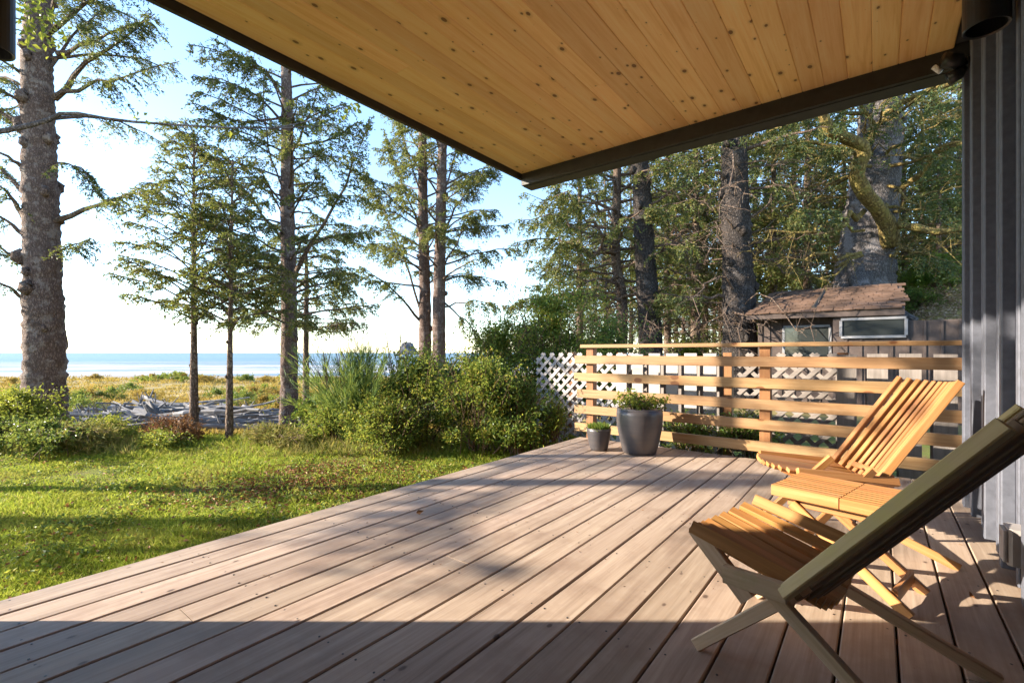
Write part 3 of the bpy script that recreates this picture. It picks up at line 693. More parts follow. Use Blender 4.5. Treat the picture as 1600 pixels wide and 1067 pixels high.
def trunk_mesh(root, pts, r0, r1, mat, burl=0, sides=14, seg=.10, jit=.05, flare=.35):
    P0 = [Vector(p)-root.location for p in pts]; L = sum((P0[i+1]-P0[i]).length for i in range(len(P0)-1)); n = max(6, int(L/seg))
    P = smooth_path(P0, n); R = []
    for i in range(n):
        f = i/(n-1); r = r0+(r1-r0)*f; r *= 1+flare*math.exp(-f*L/.35); R.append(r*(1+random.uniform(-jit, jit)*.5))
    mb = MB(); mb.tube(P, R, sides, jit)
    for _ in range(burl):
        f = random.random()**.7*.95; t = f*(n-1); i = min(int(t), n-2); p = P[i]; r = R[i]; a = random.uniform(0, 6.28); s = random.uniform(.045,.10)*min(1.3, r/.2+.12)
        c = p+Vector((math.cos(a), math.sin(a), 0))*r*.92
        mb.tube([c+Vector((0,0,-s)), c+Vector((math.cos(a),math.sin(a),0))*s*.35+Vector((0,0,-s*.3)), c+Vector((math.cos(a),math.sin(a),0))*s*.45+Vector((0,0,s*.35)), c+Vector((0,0,s))], [s*.35,s*.8,s*.75,s*.25], 7, .2)
    return mb.build('trunk', mat, root, True), P, R
def new_tree(name, label, px, d, group=None, zoff=-.12):
    r = (px-800)/FPX*d; z = gz(r, d)+zoff; p = W(r, d, z); return thing(name, label, 'tree', p, 0, group), p
def whorl(T, p0, ztop, z0, lean, cnt, Lfun, up, rads, az0=0, **kw):
    for i in range(cnt):
        f = (i+random.uniform(-.3,.3))/cnt; f = min(max(f,0),1); z = z0+(ztop-z0)*f; az = az0+i*2.399+random.uniform(-.4,.4); L = Lfun(f)*random.uniform(.7,1.15)
        b_ = Vector(p0)+Vector((lean[0]*z, lean[1]*z, z)); d = Vector((math.cos(az), math.sin(az), 0)); sl = up(f)+random.uniform(-.12,.12)
        pts = [b_, b_+d*L*.4+Vector((0,0,sl*L*.4)), b_+d*L*.75+Vector((0,0,sl*L*.62)), b_+d*L+Vector((0,0,sl*L*.70))]
        T.limb(pts, rads(f), **kw)
def toward(az_px): return az_px

# 1. big spruce at the left
root, p = new_tree('spruce_tree', 'thick rough-barked spruce at the far left edge of the lawn', 68, 8.0)
D = 8.0
trunk_mesh(root, [p, V(70,560,D), V(66,400,D), V(62,250,D), V(58,100,D), V(62,0,D), V(66,-160,D), V(68,-420,D), V(70,-700,D)], .30, .10, M['bark'], 46, 20, .07, .075, .25)
T = Tree(p)
LB = [([(86,154,D),(130,105,D-.3),(190,60,D-.5),(242,22,D-.7)], .055), ([(90,84,D),(150,66,D-.4),(240,20,D-.6)], .045),
      ([(86,150,D),(130,136,D-.2),(180,124,D-.4),(274,94,D-.8)], .042), ([(88,345,D),(140,325,D-.2),(205,304,D-.5),(275,299,D-.6)], .05),
      ([(90,394,D),(115,382,D-.2),(145,372,D-.3)], .02), ([(45,125,D),(20,105,D-.2),(-40,70,D-.5)], .05), ([(45,172,D),(15,148,D-.2),(-50,110,D-.4)], .05),
      ([(45,205,D),(10,178,D+.2),(-40,150,D+.4)], .045), ([(40,265,D),(10,245,D-.2),(-50,215,D-.4)], .05), ([(42,305,D),(12,275,D+.2),(-40,230,D+.3)], .05),
      ([(40,345,D),(15,305,D-.3),(-30,270,D-.5)], .05), ([(42,375,D),(12,345,D),(-40,320,D)], .045), ([(45,425,D),(20,400,D),(-40,360,D)], .045),
      ([(40,470,D),(15,450,D-.2),(-40,425,D-.4)], .045), ([(90,255,D),(125,262,D-.2),(150,300,D-.4)], .018), ([(70,60,D),(110,20,D-.3),(170,-30,D-.6)], .04), ([(75,110,D),(120,50,D+.4),(170,10,D+.9)], .035)]
for pts, r in LB: T.limb([V(*q) for q in pts], r, f0=.36 if r > .03 else .2, dens=22, tw=.46, droop=.8, n=9)
for i in range(34):
    z = random.uniform(5.2, 13.5); az = i*2.4; L = 2.4*(1-(z-5)/14)*random.uniform(.7,1.2); b_ = Vector(p)+Vector((0,0,z)); d = Vector((math.cos(az), math.sin(az), 0))
    T.limb([b_, b_+d*L*.5+Vector((0,0,.25*L)), b_+d*L+Vector((0,0,.3*L))], .035, f0=.2, dens=10, tw=.5, droop=.6)
T.finish(root, M['needle_dark'], M['bark_thin'], .017, .058, .016, .6)

# 2., 3. young spruces
def young(px, d, top, r0, w, n, z0, label, seed, leanx=0):
    random.seed(seed); root, p = new_tree('young_spruce', label, px, d, 'slim young spruces at the lawn edge')
    H = top-p.z
    trunk_mesh(root, [p, p+Vector((leanx*.3*RX,leanx*.3*RY,H*.4)), p+Vector((leanx*RX,leanx*RY,H))], r0, .012, M['bark_thin'], 14, 10, .08, .05, .15)
    T = Tree(p); whorl(T, p, H*1.0, z0-p.z, (leanx*RX/H, leanx*RY/H), n, lambda f: w*(1-.62*f)*(.7+.3*math.sin(3*f+.6)), lambda f: .42+.35*f, lambda f: .017*(1-.6*f), n=7, dens=13, tw=.40, droop=.3, f0=.22, wob=.02)
    T.finish(root, M['needle'], M['bark_thin'], .016, .055, .016, .35, .05)
young(303, 7.2, 4.35, .072, 1.25, 66, 1.35, 'slim young spruce with a feathery crown, left of the pair', 11)
young(358, 6.85, 3.75, .058, .95, 46, 1.25, 'thinner young spruce just right of its taller neighbour', 12, .05)

# 4. mature spruce in the middle of the view
random.seed(4)
root, p = new_tree('spruce_tree', 'tall straight spruce beside the driftwood pile, with ascending limbs', 451, 8.4); D = 8.4
trunk_mesh(root, [p, V(452,500,D), V(449,330,D), V(449,200,D), V(447,80,D), V(448,-150,D), V(450,-420,D)], .150, .05, M['bark'], 30, 16, .08, .06, .25)
T = Tree(p)
for pts, r in [([(455,440,D),(500,360,D-.5),(545,280,D-.8),(575,180,D-.9)], .045), ([(445,440,D),(410,420,D+.2),(380,390,D+.3),(330,350,D+.5)], .03), ([(445,380,D),(400,320,D-.3),(340,250,D-.6),(280,205,D-.8)], .035),
      ([(452,330,D),(490,285,D-.3),(495,270,D-.3)], .02), ([(450,250,D),(480,190,D-.3),(500,130,D-.5)], .028), ([(447,300,D),(420,230,D-.2),(410,120,D-.2)], .022), ([(445,345,D),(420,290,D),(400,250,D)], .02),
      ([(455,400,D),(520,370,D+.4),(590,360,D+.6)], .028), ([(455,460,D),(520,440,D+.4),(570,470,D+.7)], .024), ([(445,455,D),(395,465,D+.5),(350,440,D+.8)], .024), ([(450,200,D),(400,150,D-.5),(330,120,D-.8)], .03),
      ([(450,230,D),(520,215,D-.4),(560,190,D-.6)], .025), ([(450,160,D),(400,100,D-.4),(300,70,D-.7)], .03), ([(448,180,D),(380,190,D-.5),(300,160,D-.8)], .025)]:
    T.limb([V(*q) for q in pts], r, f0=.30, dens=19, tw=.5, droop=.6, n=9)
whorl(T, p, 11, 1.9, (0,0), 92, lambda f: 1.75*(1-.5*f), lambda f: .25+.3*f, lambda f: .024*(1-.4*f), n=7, dens=13, tw=.46, droop=.6, f0=.34)
T.finish(root, M['needle'], M['bark_thin'], .017, .060, .017, .5)

# 5. thin spruce behind it
random.seed(5)
root, p = new_tree('young_spruce', 'thin spruce standing just behind the tall straight one', 478, 11.0)
trunk_mesh(root, [p, V(478,560,11), V(479,440,11), V(478,385,11)], .085, .03, M['bark_thin'], 12, 10, .1, .05, .15)
T = Tree(p); whorl(T, p, 4.9, 2.6, (0,0), 40, lambda f: 1.7*(1-.4*f), lambda f: .05+.2*f, lambda f: .02, n=7, dens=10, tw=.5, droop=.5, f0=.25)
T.finish(root, M['needle_dark'], M['bark_thin'], .018, .068, .020, .5)

# 6. twin spruces
for k, (px, d, r0, seed, lab) in enumerate(((664, 14.0, .205, 61, 'left trunk of two tall spruces standing close together before the sea'), (686, 13.4, .21, 62, 'right trunk of two tall spruces standing close together before the sea'))):
    random.seed(seed); root, p = new_tree('spruce_tree', lab, px, d, 'pair of tall spruces before the sea')
    trunk_mesh(root, [p, V(px,480,d), V(px-3+6*k,330,d), V(px-4+10*k,200,d), V(px-6+14*k,60,d), V(px-6+16*k,-150,d)], r0, .06, M['bark'], 26, 14, .12, .05, .3)
    T = Tree(p)
    LL = [([(660,505,d),(610,450,d-.6),(560,415,d-.9)], .05), ([(662,500,d),(630,400,d-.4),(590,320,d-.7),(570,270,d-.8)], .045), ([(660,420,d),(610,400,d+.4),(545,375,d+.7)], .04), ([(664,380,d),(630,290,d-.5),(600,210,d-.6)], .04), ([(664,450,d),(600,440,d-.5),(530,425,d-.8)], .04), ([(664,330,d),(640,250,d-.3),(620,180,d-.4)], .035), ([(664,360,d),(600,300,d-.7),(550,260,d-1)], .035)] if k == 0 else \
         [([(690,470,d),(725,500,d-.4),(755,535,d-.6)], .035), ([(690,440,d),(730,430,d+.4),(790,440,d+.6)], .04), ([(690,370,d),(720,310,d-.4),(760,260,d-.6)], .045), ([(692,420,d),(730,350,d-.3),(740,340,d-.4)], .03), ([(690,365,d),(740,355,d+.5),(800,350,d+.8)], .035), ([(690,320,d),(710,240,d),(735,190,d)], .035), ([(690,480,d),(740,470,d-.4),(800,480,d-.7)], .03), ([(690,300,d),(740,270,d+.3),(780,265,d+.5)], .03)]
    for pts, r in LL: T.limb([V(*q) for q in pts], r, f0=.30, dens=13, tw=.66, droop=.6, n=9)
    whorl(T, p, 11.5, 4.3, (0,0), 44, lambda f: 2.2*(1-.45*f), lambda f: .35+.4*f, lambda f: .035*(1-.4*f), n=7, dens=10, tw=.62, droop=.6, f0=.35)
    T.finish(root, M['needle'], M['bark_thin'], .022, .08, .024, .5, .075)

# right hand forest: three old trunks, then the stand behind
def old(px, d, path, r0, r1, label, seed, limbs, mat='bark_grey', n=40, z0=4.0, zt=14, Lm=3.0, per=.045, sc=1.0, burl=20):
    random.seed(seed); root, p = new_tree('old_spruce', label, px, d)
    trunk_mesh(root, [p]+[V(*q) for q in path], r0, r1, M[mat], burl, 20, .11, .06, .3)
    T = Tree(p)
    for q in limbs: T.limb([V(*z) for z in q[0]], q[1], f0=q[2] if len(q) > 2 else .35, dens=7, tw=.62, droop=.8, n=9, wob=.06)
    T.dead_whorl(p, 1.8, 6.0, 22, 2.0)
    whorl(T, p, zt, z0, (0,0), n, lambda f: Lm*(1-.4*f), lambda f: .02+.2*f, lambda f: .05*(1-.4*f), n=8, dens=6, tw=.7, droop=.9, f0=.3, wob=.05)
    T.finish(root, M['needle_dark'], M['bark_thin'], .024, .085, .025, .7, .075); return root, p
old(1018, 12.5, [(1016,520,12.5),(1008,400,12.5),(1003,300,12.5),(998,220,12.5),(994,60,12.5),(990,-200,12.5)], .33, .14, 'dark grey leaning spruce trunk behind the left part of the railing', 81,
    [([(1000,360,12.5),(960,352,12.2),(905,358,11.9)], .03), ([(1005,330,12.5),(1050,300,12.2),(1090,280,12)], .04)], n=16, z0=6.4)
old(1156, 11.5, [(1155,500,11.5),(1152,400,11.5),(1148,300,11.5),(1148,200,11.5),(1150,0,11.5),(1150,-250,11.5)], .41, .2, 'stout shaggy-barked spruce just left of the cottage', 91,
    [([(1140,280,11.5),(1100,262,11.2),(1060,240,11)], .05), ([(1170,380,11.5),(1230,372,11.2),(1290,365,11)], .05), ([(1135,465,11.5),(1080,462,11.3),(1030,460,11.2)], .05), ([(1160,300,11.5),(1220,290,11),(1270,300,10.8)], .045), ([(1165,350,11.5),(1200,320,11.2),(1240,250,11)], .04)], n=18, z0=6.2, burl=40)
# contorted tree left of the dark trunk
random.seed(96)
root, p = new_tree('crooked_spruce', 'crooked brown spruce with low spreading limbs over the shrubs', 968, 13.2)
trunk_mesh(root, [p, V(972,480,13.2), V(962,400,13.2), V(964,300,13.2), V(966,200,13.2), V(968,0,13.2)], .17, .08, M['bark_thin'], 14, 12, .1, .06, .2)
T = Tree(p); D = 13
for pts, r in [([(962,380,D),(930,350,D-.4),(895,310,D-.7),(860,300,D-.9)], .06), ([(960,385,D),(910,392,D-.5),(865,372,D-.9),(800,385,D-1.3)], .07), ([(965,430,D),(920,460,D-.5),(880,455,D-1)], .05), ([(968,470,D),(900,462,D-.6),(840,470,D-1),(790,475,D-1.3)], .06),
      ([(962,350,D),(925,300,D+.3),(890,260,D+.5)], .045), ([(962,410,D),(905,420,D-.2),(850,410,D-.2)], .045), ([(962,330,D),(900,320,D-1),(830,300,D-1.6)], .05), ([(962,300,D),(920,250,D-.5),(850,260,D-1.2)], .05), ([(965,360,D),(1000,330,D-1),(1040,320,D-1.3)], .04), ([(965,440,D),(1010,470,D-.8),(1060,455,D-1)], .04),([(962,395,D),(890,345,D-1.4),(820,335,D-2)], .05)]:
    T.limb([V(*q) for q in pts], r, f0=.38, dens=12, tw=.68, droop=.8, n=10, wob=.10)
T.dead_whorl(p, 1.5, 5.5, 26, 2.0)
whorl(T, p, 9.5, 3.0, (0,0), 40, lambda f: 2.6*(1-.4*f), lambda f: .1, lambda f: .045, n=8, dens=8, tw=.65, droop=.9, f0=.3, wob=.06)
T.finish(root, M['needle'], M['bark_thin'], .021, .08, .024, .7, .065)

# the old spruce with a mossy contorted limb on the bank at right
random.seed(10)
D = 12.6; root, p = new_tree('old_spruce', 'huge pale-barked spruce on the bank with a mossy contorted limb', 1352, D, None, -.5)
trunk_mesh(root, [p, V(1350,440,D), V(1358,360,D), V(1368,270,D), V(1374,200,D), V(1376,60,D), V(1376,-200,D)], .74, .35, M['bark_pale'], 46, 26, .11, .05, .25)
mb = MB()
def mossy(pts, r):
    P = smooth_path([V(*q)-p for q in pts], 18); mb.tube(P, [r[0]+(r[1]-r[0])*i/17 for i in range(18)], 10, .14)
mossy([(1392,385,D-.7),(1385,345,D-.9),(1350,300,D-1.3),(1338,268,D-1.5),(1352,235,D-1.7),(1320,215,D-1.8),(1296,205,D-1.9),(1283,160,D-2),(1270,110,D-2)], (.20,.09))
mossy([(1385,350,D-.6),(1430,355,D-1.4),(1470,362,D-1.8),(1540,350,D-2)], (.10,.06))
mossy([(1400,300,D-.4),(1440,270,D-1),(1470,230,D-1.4),(1530,220,D-1.8)], (.08,.04))
mossy([(1380,180,D-.6),(1430,150,D-1.2),(1490,130,D-1.6),(1540,110,D-1.8)], (.08,.04))
mb.build('mossy_limb', M['bark_moss'], root, True)
mb = MB()
for pts, r in (([(1335,420,D-.5),(1350,455,D-1.0),(1385,480,D-1.5),(1430,502,D-2.0)], (.22,.10)), ([(1330,430,D-.3),(1310,470,D-.6),(1290,510,D-.8)], (.2,.1)), ([(1350,430,D-.7),(1365,470,D-1.1),(1400,500,D-1.5)], (.16,.06))):
    P = smooth_path([V(*q)-p for q in pts], 12); mb.tube(P, [r[0]+(r[1]-r[0])*i/11 for i in range(12)], 10, .12)
mb.build('roots', M['bark_pale'], root, True)
T = Tree(p)
for pts, r in [([(1350,330,D-.8),(1300,360,D-1.4),(1240,370,D-1.8),(1190,378,D-2)], .07), ([(1345,400,D-.8),(1300,398,D-1.5),(1250,408,D-1.8),(1215,402,D-2)], .055), ([(1345,395,D-.7),(1310,420,D-1.3),(1275,452,D-1.7)], .05), ([(1392,400,D-.7),(1430,392,D-1.4),(1470,410,D-1.8)], .05), ([(1385,320,D-.7),(1420,330,D-1.4),(1470,300,D-1.9)], .05), ([(1360,220,D-.7),(1310,240,D-1.4),(1240,270,D-1.9)], .05)]: T.dead([V(*q) for q in pts], r, 11, .14)
for pts, r in [([(1385,240,D-.5),(1440,210,D-1.5),(1500,180,D-2)], .05), ([(1360,260,D-.5),(1300,230,D-1.5),(1220,215,D-2)], .05), ([(1390,330,D-.5),(1450,300,D-1.2),(1515,290,D-1.6)], .05), ([(1370,200,D-.5),(1300,150,D-1.6),(1230,140,D-2.1)], .05), ([(1385,290,D-.5),(1460,330,D-1.5),(1520,330,D-1.8)], .04), ([(1350,360,D-.7),(1290,330,D-1.6),(1240,330,D-2)], .04),([(1390,380,D-.7),(1450,400,D-1.5),(1500,410,D-1.9)], .04),([(1360,150,D-.5),(1250,110,D-1.2),(1150,120,D-1.6)], .05),([(1385,150,D-.5),(1430,100,D-1.4),(1490,80,D-2)], .05)]:
    T.limb([V(*q) for q in pts], r, f0=.25, dens=11, tw=.7, droop=.7, n=10, wob=.09)
T.dead_whorl(p, 2.6, 7.0, 30, 2.8)
whorl(T, p, 14, 5.0, (0,0), 36, lambda f: 3.8*(1-.4*f), lambda f: .05, lambda f: .06, n=8, dens=6, tw=.75, droop=.8, f0=.25, wob=.06)
T.finish(root, M['needle_dark'], M['bark_moss'], .022, .085, .025, .7, .07)

# the stand behind: three source trees, copies share their meshes
def stand_tree(seed, H, z0, n, Lm, r0, mat):
    n = int(n*1.3)
    random.seed(seed); root = thing('stand_spruce', 'slender spruce in the dense stand behind the fence and cottage', 'tree', (0,0,0), 0, 'spruces in the stand behind the fence')
    trunk_mesh(root, [Vector((0,0,-.3)), Vector((.05,.05,H*.4)), Vector((0,0,H))], r0, .04, M['bark_thin'], 8, 9, .3, .05, .15)
    T = Tree((0,0,0)); T.dead_whorl((0,0,0), .8, H*.5, 26, 1.2); whorl(T, (0,0,0), H*.98, z0, (0,0), n, lambda f: Lm*(1-.55*f), lambda f: .02+.25*f, lambda f: .03*(1-.5*f), n=6, dens=5.5, tw=.75, droop=.7, f0=.2, wob=.05)
    T.finish(root, mat, M['bark_thin'], .035, .13, .042, .6, .11); return root
src = [stand_tree(201, 12, 2.9, 58, 2.2, .16, M['needle_dark']), stand_tree(202, 14, 3.9, 58, 2.3, .19, M['needle']), stand_tree(203, 10, 1.8, 50, 1.8, .12, M['needle'])]
spots = [(905,19,1),(945,25,0),(1045,17.5,0),(1068,21,2),(1085,16.5,1),(1100,20,0),(1128,24,2),(1210,17,1),(1240,20,0),(1265,15.5,1),(1290,23,2),(1320,19,0),(1345,26,1),(1410,17.5,0),(1440,21,1),(1470,16,2),(1500,19,0),(1540,17,1),(1580,22,0),
         (985,30,1),(1025,33,0),(1180,30,1),(1225,34,2),(1380,31,0),(1455,33,1),(875,31,2),(1560,28,1),(1640,18,0),(1720,20,1),(1115,38,1),(1300,38,0)]
for i, (px, d, k) in enumerate(spots):
    o = copy_tree(src[k])
    r = (px-800)/FPX*d; p = W(r, d, gz(r, d)-.1); o.location = p; o.rotation_euler = (0,0,random.uniform(0,6.28)); s = random.uniform(.85,1.15); o.scale = (s,s,s*random.uniform(.95,1.15))
for o, (px, d) in zip(src, ((1055,27),(1200,26),(930,35))):
    r = (px-800)/FPX*d; o.location = W(r, d, gz(r, d)-.1)

# alder reaching in from the left (trunk outside the view), spruces beside it that shade lawn and deck
random.seed(31)
root = thing('alder_tree', 'leafy alder at the left with one long bare branch across the view', 'tree', W(-6.4, 4.3, -.4)); p = root.location.copy(); D = 4.4
trunk_mesh(root, [p, W(-6.3,4.3,1.5), W(-6.0,4.35,3.2), W(-5.9,4.4,6.5)], .10, .03, M['bark_pale'], 4, 12, .15, .04, .2)
mb = MB(); lp = []
def twig(pts, r, leafy=0, f0=.3, sp=.10):
    P = smooth_path([Vector(q)-p for q in pts], 14); mb.tube(P, [r+(.003-r)*i/13 for i in range(14)], 7, .1)
    for _ in range(leafy):
        t = (f0+(1-f0)*random.random())*13; i = min(int(t), 12); q = P[i].lerp(P[i+1], t-i); lp.append(tuple(q+Vector([random.gauss(0, sp) for _ in range(3)])))
twig([W(-6.1,4.35,2.6), V(-60,215,D), V(20,203,D), V(75,188,D), V(105,176,D), V(170,186,D), V(250,194,D), V(400,201,D), V(520,196,D)], .030, 26, .6, .07)
twig([V(420,202,D), V(480,190,D), V(530,170,D), V(565,160,D)], .007, 30, .3, .06)
twig([W(-5.95,4.4,3.6), V(-40,40,D), V(30,30,D), V(85,60,D)], .012, 110, .35, .09)
twig([W(-5.95,4.4,3.9), V(-30,-20,D), V(40,10,D), V(70,40,D)], .010, 90, .35, .09)
for i in range(10):
    a = random.uniform(0,6.28); z = random.uniform(3.2,6.2); twig([W(-5.95,4.4,z), W(-5.95+.6*math.cos(a),4.4+.6*math.sin(a),z+.3), W(-5.95+1.2*math.cos(a),4.4+1.2*math.sin(a),z+.5)], .012, 70, .2, .14)
mb.build('branches', M['bark_pale'], root, True)
lp = np.array(lp); np_mesh('leaves', leaves(lp, rand_dir(len(lp), -.3), rng.uniform(.04,.075,len(lp)), rng.uniform(.03,.05,len(lp)), .15, .2), 4, M['leaf_yel'], root)
for k, (r, d, H, seed, lb_) in enumerate(((-9.6, 3.45, 11, 41, 'tall spruce outside the left edge whose shadow crosses lawn and deck'), (-10.6, 2.95, 3.9, 42, 'small spruce outside the left edge whose shadow ends on the near lawn'))):
    random.seed(seed); root = thing('shade_spruce', lb_, 'tree', W(r, d, gz(r,d)-.2), 0); p = root.location.copy()
    trunk_mesh(root, [p, p+Vector((0,0,H*.5)), p+Vector((0,0,H))], .14, .03, M['bark'], 6, 12, .2, .05, .2)
    T = Tree(p); whorl(T, p, H, H*.27, (0,0), 44, lambda f: .15*H*(1-.5*f), lambda f: .1, lambda f: .03, n=6, dens=10, tw=.5, droop=.5, f0=.2)
    T.finish(root, M['needle'], M['bark_thin'], .028, .09, .022, .4, .08)

# ---------------------------------------------------------------- shrubs
def shrub(name, label, c, size, n, mat, leaf=(.035,.06), lw=.55, stems=14, clumps=18, group=None, seed=0, fold=.25, up=.3, sprigs=56):
    """stems from the ground carry clumps of leaves; gaps between the clumps stay open"""
    random.seed(seed); g = np.random.default_rng(seed+5)
    root = thing(name, label, 'shrub', c, 0, group); mb = MB(); pos = []
    for k in range(clumps):
        a = random.uniform(0,6.28); q = random.random()**.5; zf = random.uniform(.18, 1)
        prof = math.sin(min(1, zf*1.05+.18)*math.pi)**.6 if zf < .98 else .35
        cc = Vector((size[0]*q*prof*math.cos(a), size[1]*q*prof*math.sin(a), size[2]*zf)); s = random.uniform(.10,.24)*min(size[0],size[1],size[2]*.8)
        if k < stems:
            b0 = Vector((random.uniform(-.2,.2)*size[0], random.uniform(-.2,.2)*size[1], -.1)); mb.tube([b0, b0.lerp(cc,.5)+Vector((0,0,.06)), cc], [.012,.008,.003], 5, .1)
        m = int(n/clumps*random.uniform(.6,1.4)); gg = g.normal(size=(m,3))*np.array([s,s,s*.7]); pos.append(np.array(cc)[None]+gg)
        for _ in range(3):
            e = cc+Vector([random.gauss(0,s*.9) for _ in range(3)]); mb.tube([cc, e], [.004,.0015], 3, 0, False)
    for _ in range(sprigs):
        a = random.uniform(0,6.28); q = random.uniform(.2,.9); b0 = Vector((size[0]*q*.6*math.cos(a), size[1]*q*.6*math.sin(a), size[2]*random.uniform(.4,.8)))
        e = Vector((size[0]*q*1.15*math.cos(a), size[1]*q*1.15*math.sin(a), size[2]*random.uniform(.85,1.32)-q*.25*size[2])); mb.tube([b0, b0.lerp(e,.5)+Vector((0,0,.05)), e], [.006,.004,.0015], 4, 0, False)
        m = random.randint(14,34); f = g.uniform(.25,1.02,(m,1)); pos.append(np.array(b0)[None]*(1-f)+np.array(e)[None]*f+g.normal(size=(m,3))*.028*(1+leaf[1]*6))
    pos = np.concatenate(pos); pos[:,2] = np.maximum(pos[:,2], .02)
    dr = unit(rand_dir(len(pos), up)+unit(pos*np.array([1,1,.3]))*.5)
    for _ in range(16):
        a = random.uniform(0,6.28); b0 = Vector((random.uniform(-.6,.6)*size[0], random.uniform(-.6,.6)*size[1], -.05)); e = b0+Vector((random.gauss(0,.25)*size[0], random.gauss(0,.3)*size[1], size[2]*random.uniform(.3,.9)))
        mb.tube([b0, b0.lerp(e,.5)+Vector((random.gauss(0,.04),random.gauss(0,.04),0)), e], [.007,.005,.002], 4, .1, False)
    mb.build('stems', M['stem'], root)
    np_mesh('foliage', leaves(pos, dr, g.uniform(leaf[0]*.6,leaf[1]*1.1,len(pos)), g.uniform(leaf[0]*.6,leaf[1],len(pos))*lw, fold, .15), 4, mat, root); return root
def at(px, d, z=None): r = (px-800)/FPX*d; return W(r, d, gz(r, d) if z is None else z)
shrub('salal_shrub', 'low dark leafy shrub along the lawn, left end of the thicket', at(590,6.0), (.70,.5,.62), 5500, M['leaf'], seed=301, clumps=26)
shrub('salal_shrub', 'yellow-green leafy shrub in the middle of the thicket', at(655,6.4), (.9,.6,1.15), 8500, M['leaf'], seed=302, clumps=30)
shrub('salal_shrub', 'leafy shrub touching the deck edge before the lattice', at(748,5.8), (.70,.5,1.05), 7600, M['leaf'], seed=303, clumps=28)
shrub('salal_shrub', 'dark green shrub half under the lattice beside the deck', at(806,5.75), (.50,.40,.85), 5200, M['leaf_dark'], seed=304, clumps=26)
shrub('tall_shrub', 'tall airy shrub rising behind the white lattice', at(865,7.6), (1.15,.8,2.15), 17000, M['leaf'], leaf=(.04,.07), seed=305, clumps=46, stems=30)
shrub('tall_shrub', 'tall yellowish shrub left of the white lattice', at(775,7.4), (1.0,.7,1.75), 9500, M['leaf'], leaf=(.035,.065), seed=306, clumps=38, stems=26)
shrub('tall_shrub', 'green bush behind the railing below the dark grey trunk', at(945,8.6), (1.1,.9,1.75), 7000, M['leaf_dark'], leaf=(.05,.08), seed=307, clumps=36, stems=20)
shrub('salal_shrub', 'bushy green shrub behind the yellow-green one', at(705,7.3), (.9,.7,1.05), 6000, M['leaf_dark'], seed=308, clumps=28)
shrub('salal_shrub', 'small bright shrub at the foot of the tall straight spruce', at(485,7.2), (.4,.35,.5), 1700, M['fern'], seed=309, clumps=14)
shrub('salal_shrub', 'yellow-green bush in the left corner of the lawn', at(28,6.7), (.85,.5,.62), 5200, M['leaf_yel'], leaf=(.04,.075), seed=310, clumps=26)
shrub('salal_shrub', 'dark low bush under the yellow one at the left', at(-10,6.1), (.9,.4,.35), 3200, M['leaf_dark'], seed=311, clumps=20)
shrub('salal_shrub', 'low yellow-green weeds in front of the driftwood', at(165,6.7), (.7,.35,.30), 2000, M['leaf_yel'], seed=312, clumps=20)
shrub('salal_shrub', 'brownish low weeds below the young spruces', at(270,6.6), (.7,.3,.30), 2200, M['litter'], leaf=(.03,.05), seed=313, clumps=20)
shrub('salal_shrub', 'far shrub before the beach, left of the paired trunks', at(610,17), (1.6,1.2,1.15), 3800, M['leaf'], leaf=(.06,.10), seed=314, clumps=26)
shrub('salal_shrub', 'far shrub before the beach, right of the paired trunks', at(735,15.5), (1.5,1.1,1.3), 3800, M['leaf'], leaf=(.06,.10), seed=315, clumps=26)
shrub('fern_bush', 'bright green ferns hanging over the bank at right', at(1466,12.2), (.75,.55,.75), 5200, M['fern'], leaf=(.07,.12), lw=.3, seed=316, clumps=30)
shrub('fern_bush', 'dark leafy growth on the bank beside the huge trunk', at(1420,12.2), (.9,.6,.6), 3200, M['leaf_dark'], leaf=(.05,.09), seed=317, clumps=22)
shrub('tall_shrub', 'yellowish undergrowth between the trunks behind the railing', at(1080,14), (1.8,1.0,1.6), 6500, M['leaf'], leaf=(.06,.10), seed=318, clumps=34)
shrub('tall_shrub', 'undergrowth at the left end of the cottage roof', at(1225,14.5), (1.6,1.0,2.2), 6500, M['leaf'], leaf=(.06,.10), seed=319, clumps=34)
# plants against the lattice, seen through the railing
shrub('fern_bush', 'small green plant behind the rails near the large pot', Vector((-1.55,5.05,-.28)), (.28,.14,.50), 600, M['leaf_dark'], leaf=(.04,.07), lw=.3, seed=320, clumps=12)
shrub('fern_bush', 'small green plant behind the rails left of the middle post', Vector((-1.0,5.05,-.28)), (.28,.14,.55), 600, M['leaf_dark'], leaf=(.04,.07), lw=.3, seed=321, clumps=12)

shrub('salal_shrub', 'small yellowish weeds at the left foot of the broom bush', at(520,6.4), (.5,.35,.45), 2600, M['leaf'], seed=330, clumps=18)
shrub('salal_shrub', 'ragged bush in front of the broom bush with bare brown stems', at(610,5.75), (.6,.4,.55), 3000, M['leaf'], leaf=(.03,.05), seed=331, clumps=22)
shrub('salal_shrub', 'leafy sprig bush in front of the white lattice beside the deck', at(868,5.75), (.22,.12,.55), 1000, M['leaf'], leaf=(.03,.05), seed=332, clumps=12)
shrub('weed_clump', 'dark leafy weeds at the left edge of the lawn in front of the yellow bush', at(70,5.75), (1.0,.40,.36), 4200, M['leaf_dark'], leaf=(.03,.06), seed=340, clumps=34)
shrub('weed_clump', 'dry straw-coloured weeds on the lawn edge left of the young spruces', at(130,6.0), (.60,.35,.26), 2200, M['drygrass'], leaf=(.05,.12), lw=.12, seed=341, clumps=26)
shrub('weed_clump', 'green and brown weeds on the lawn edge below the driftwood stump', at(255,6.2), (.65,.25,.16), 1700, M['leaf'], leaf=(.03,.055), seed=342, clumps=24)
shrub('weed_clump', 'straw tufts on the lawn between the spruces and the thicket', at(430,6.3), (.80,.25,.20), 1800, M['drygrass'], leaf=(.05,.12), lw=.1, seed=343, clumps=20)
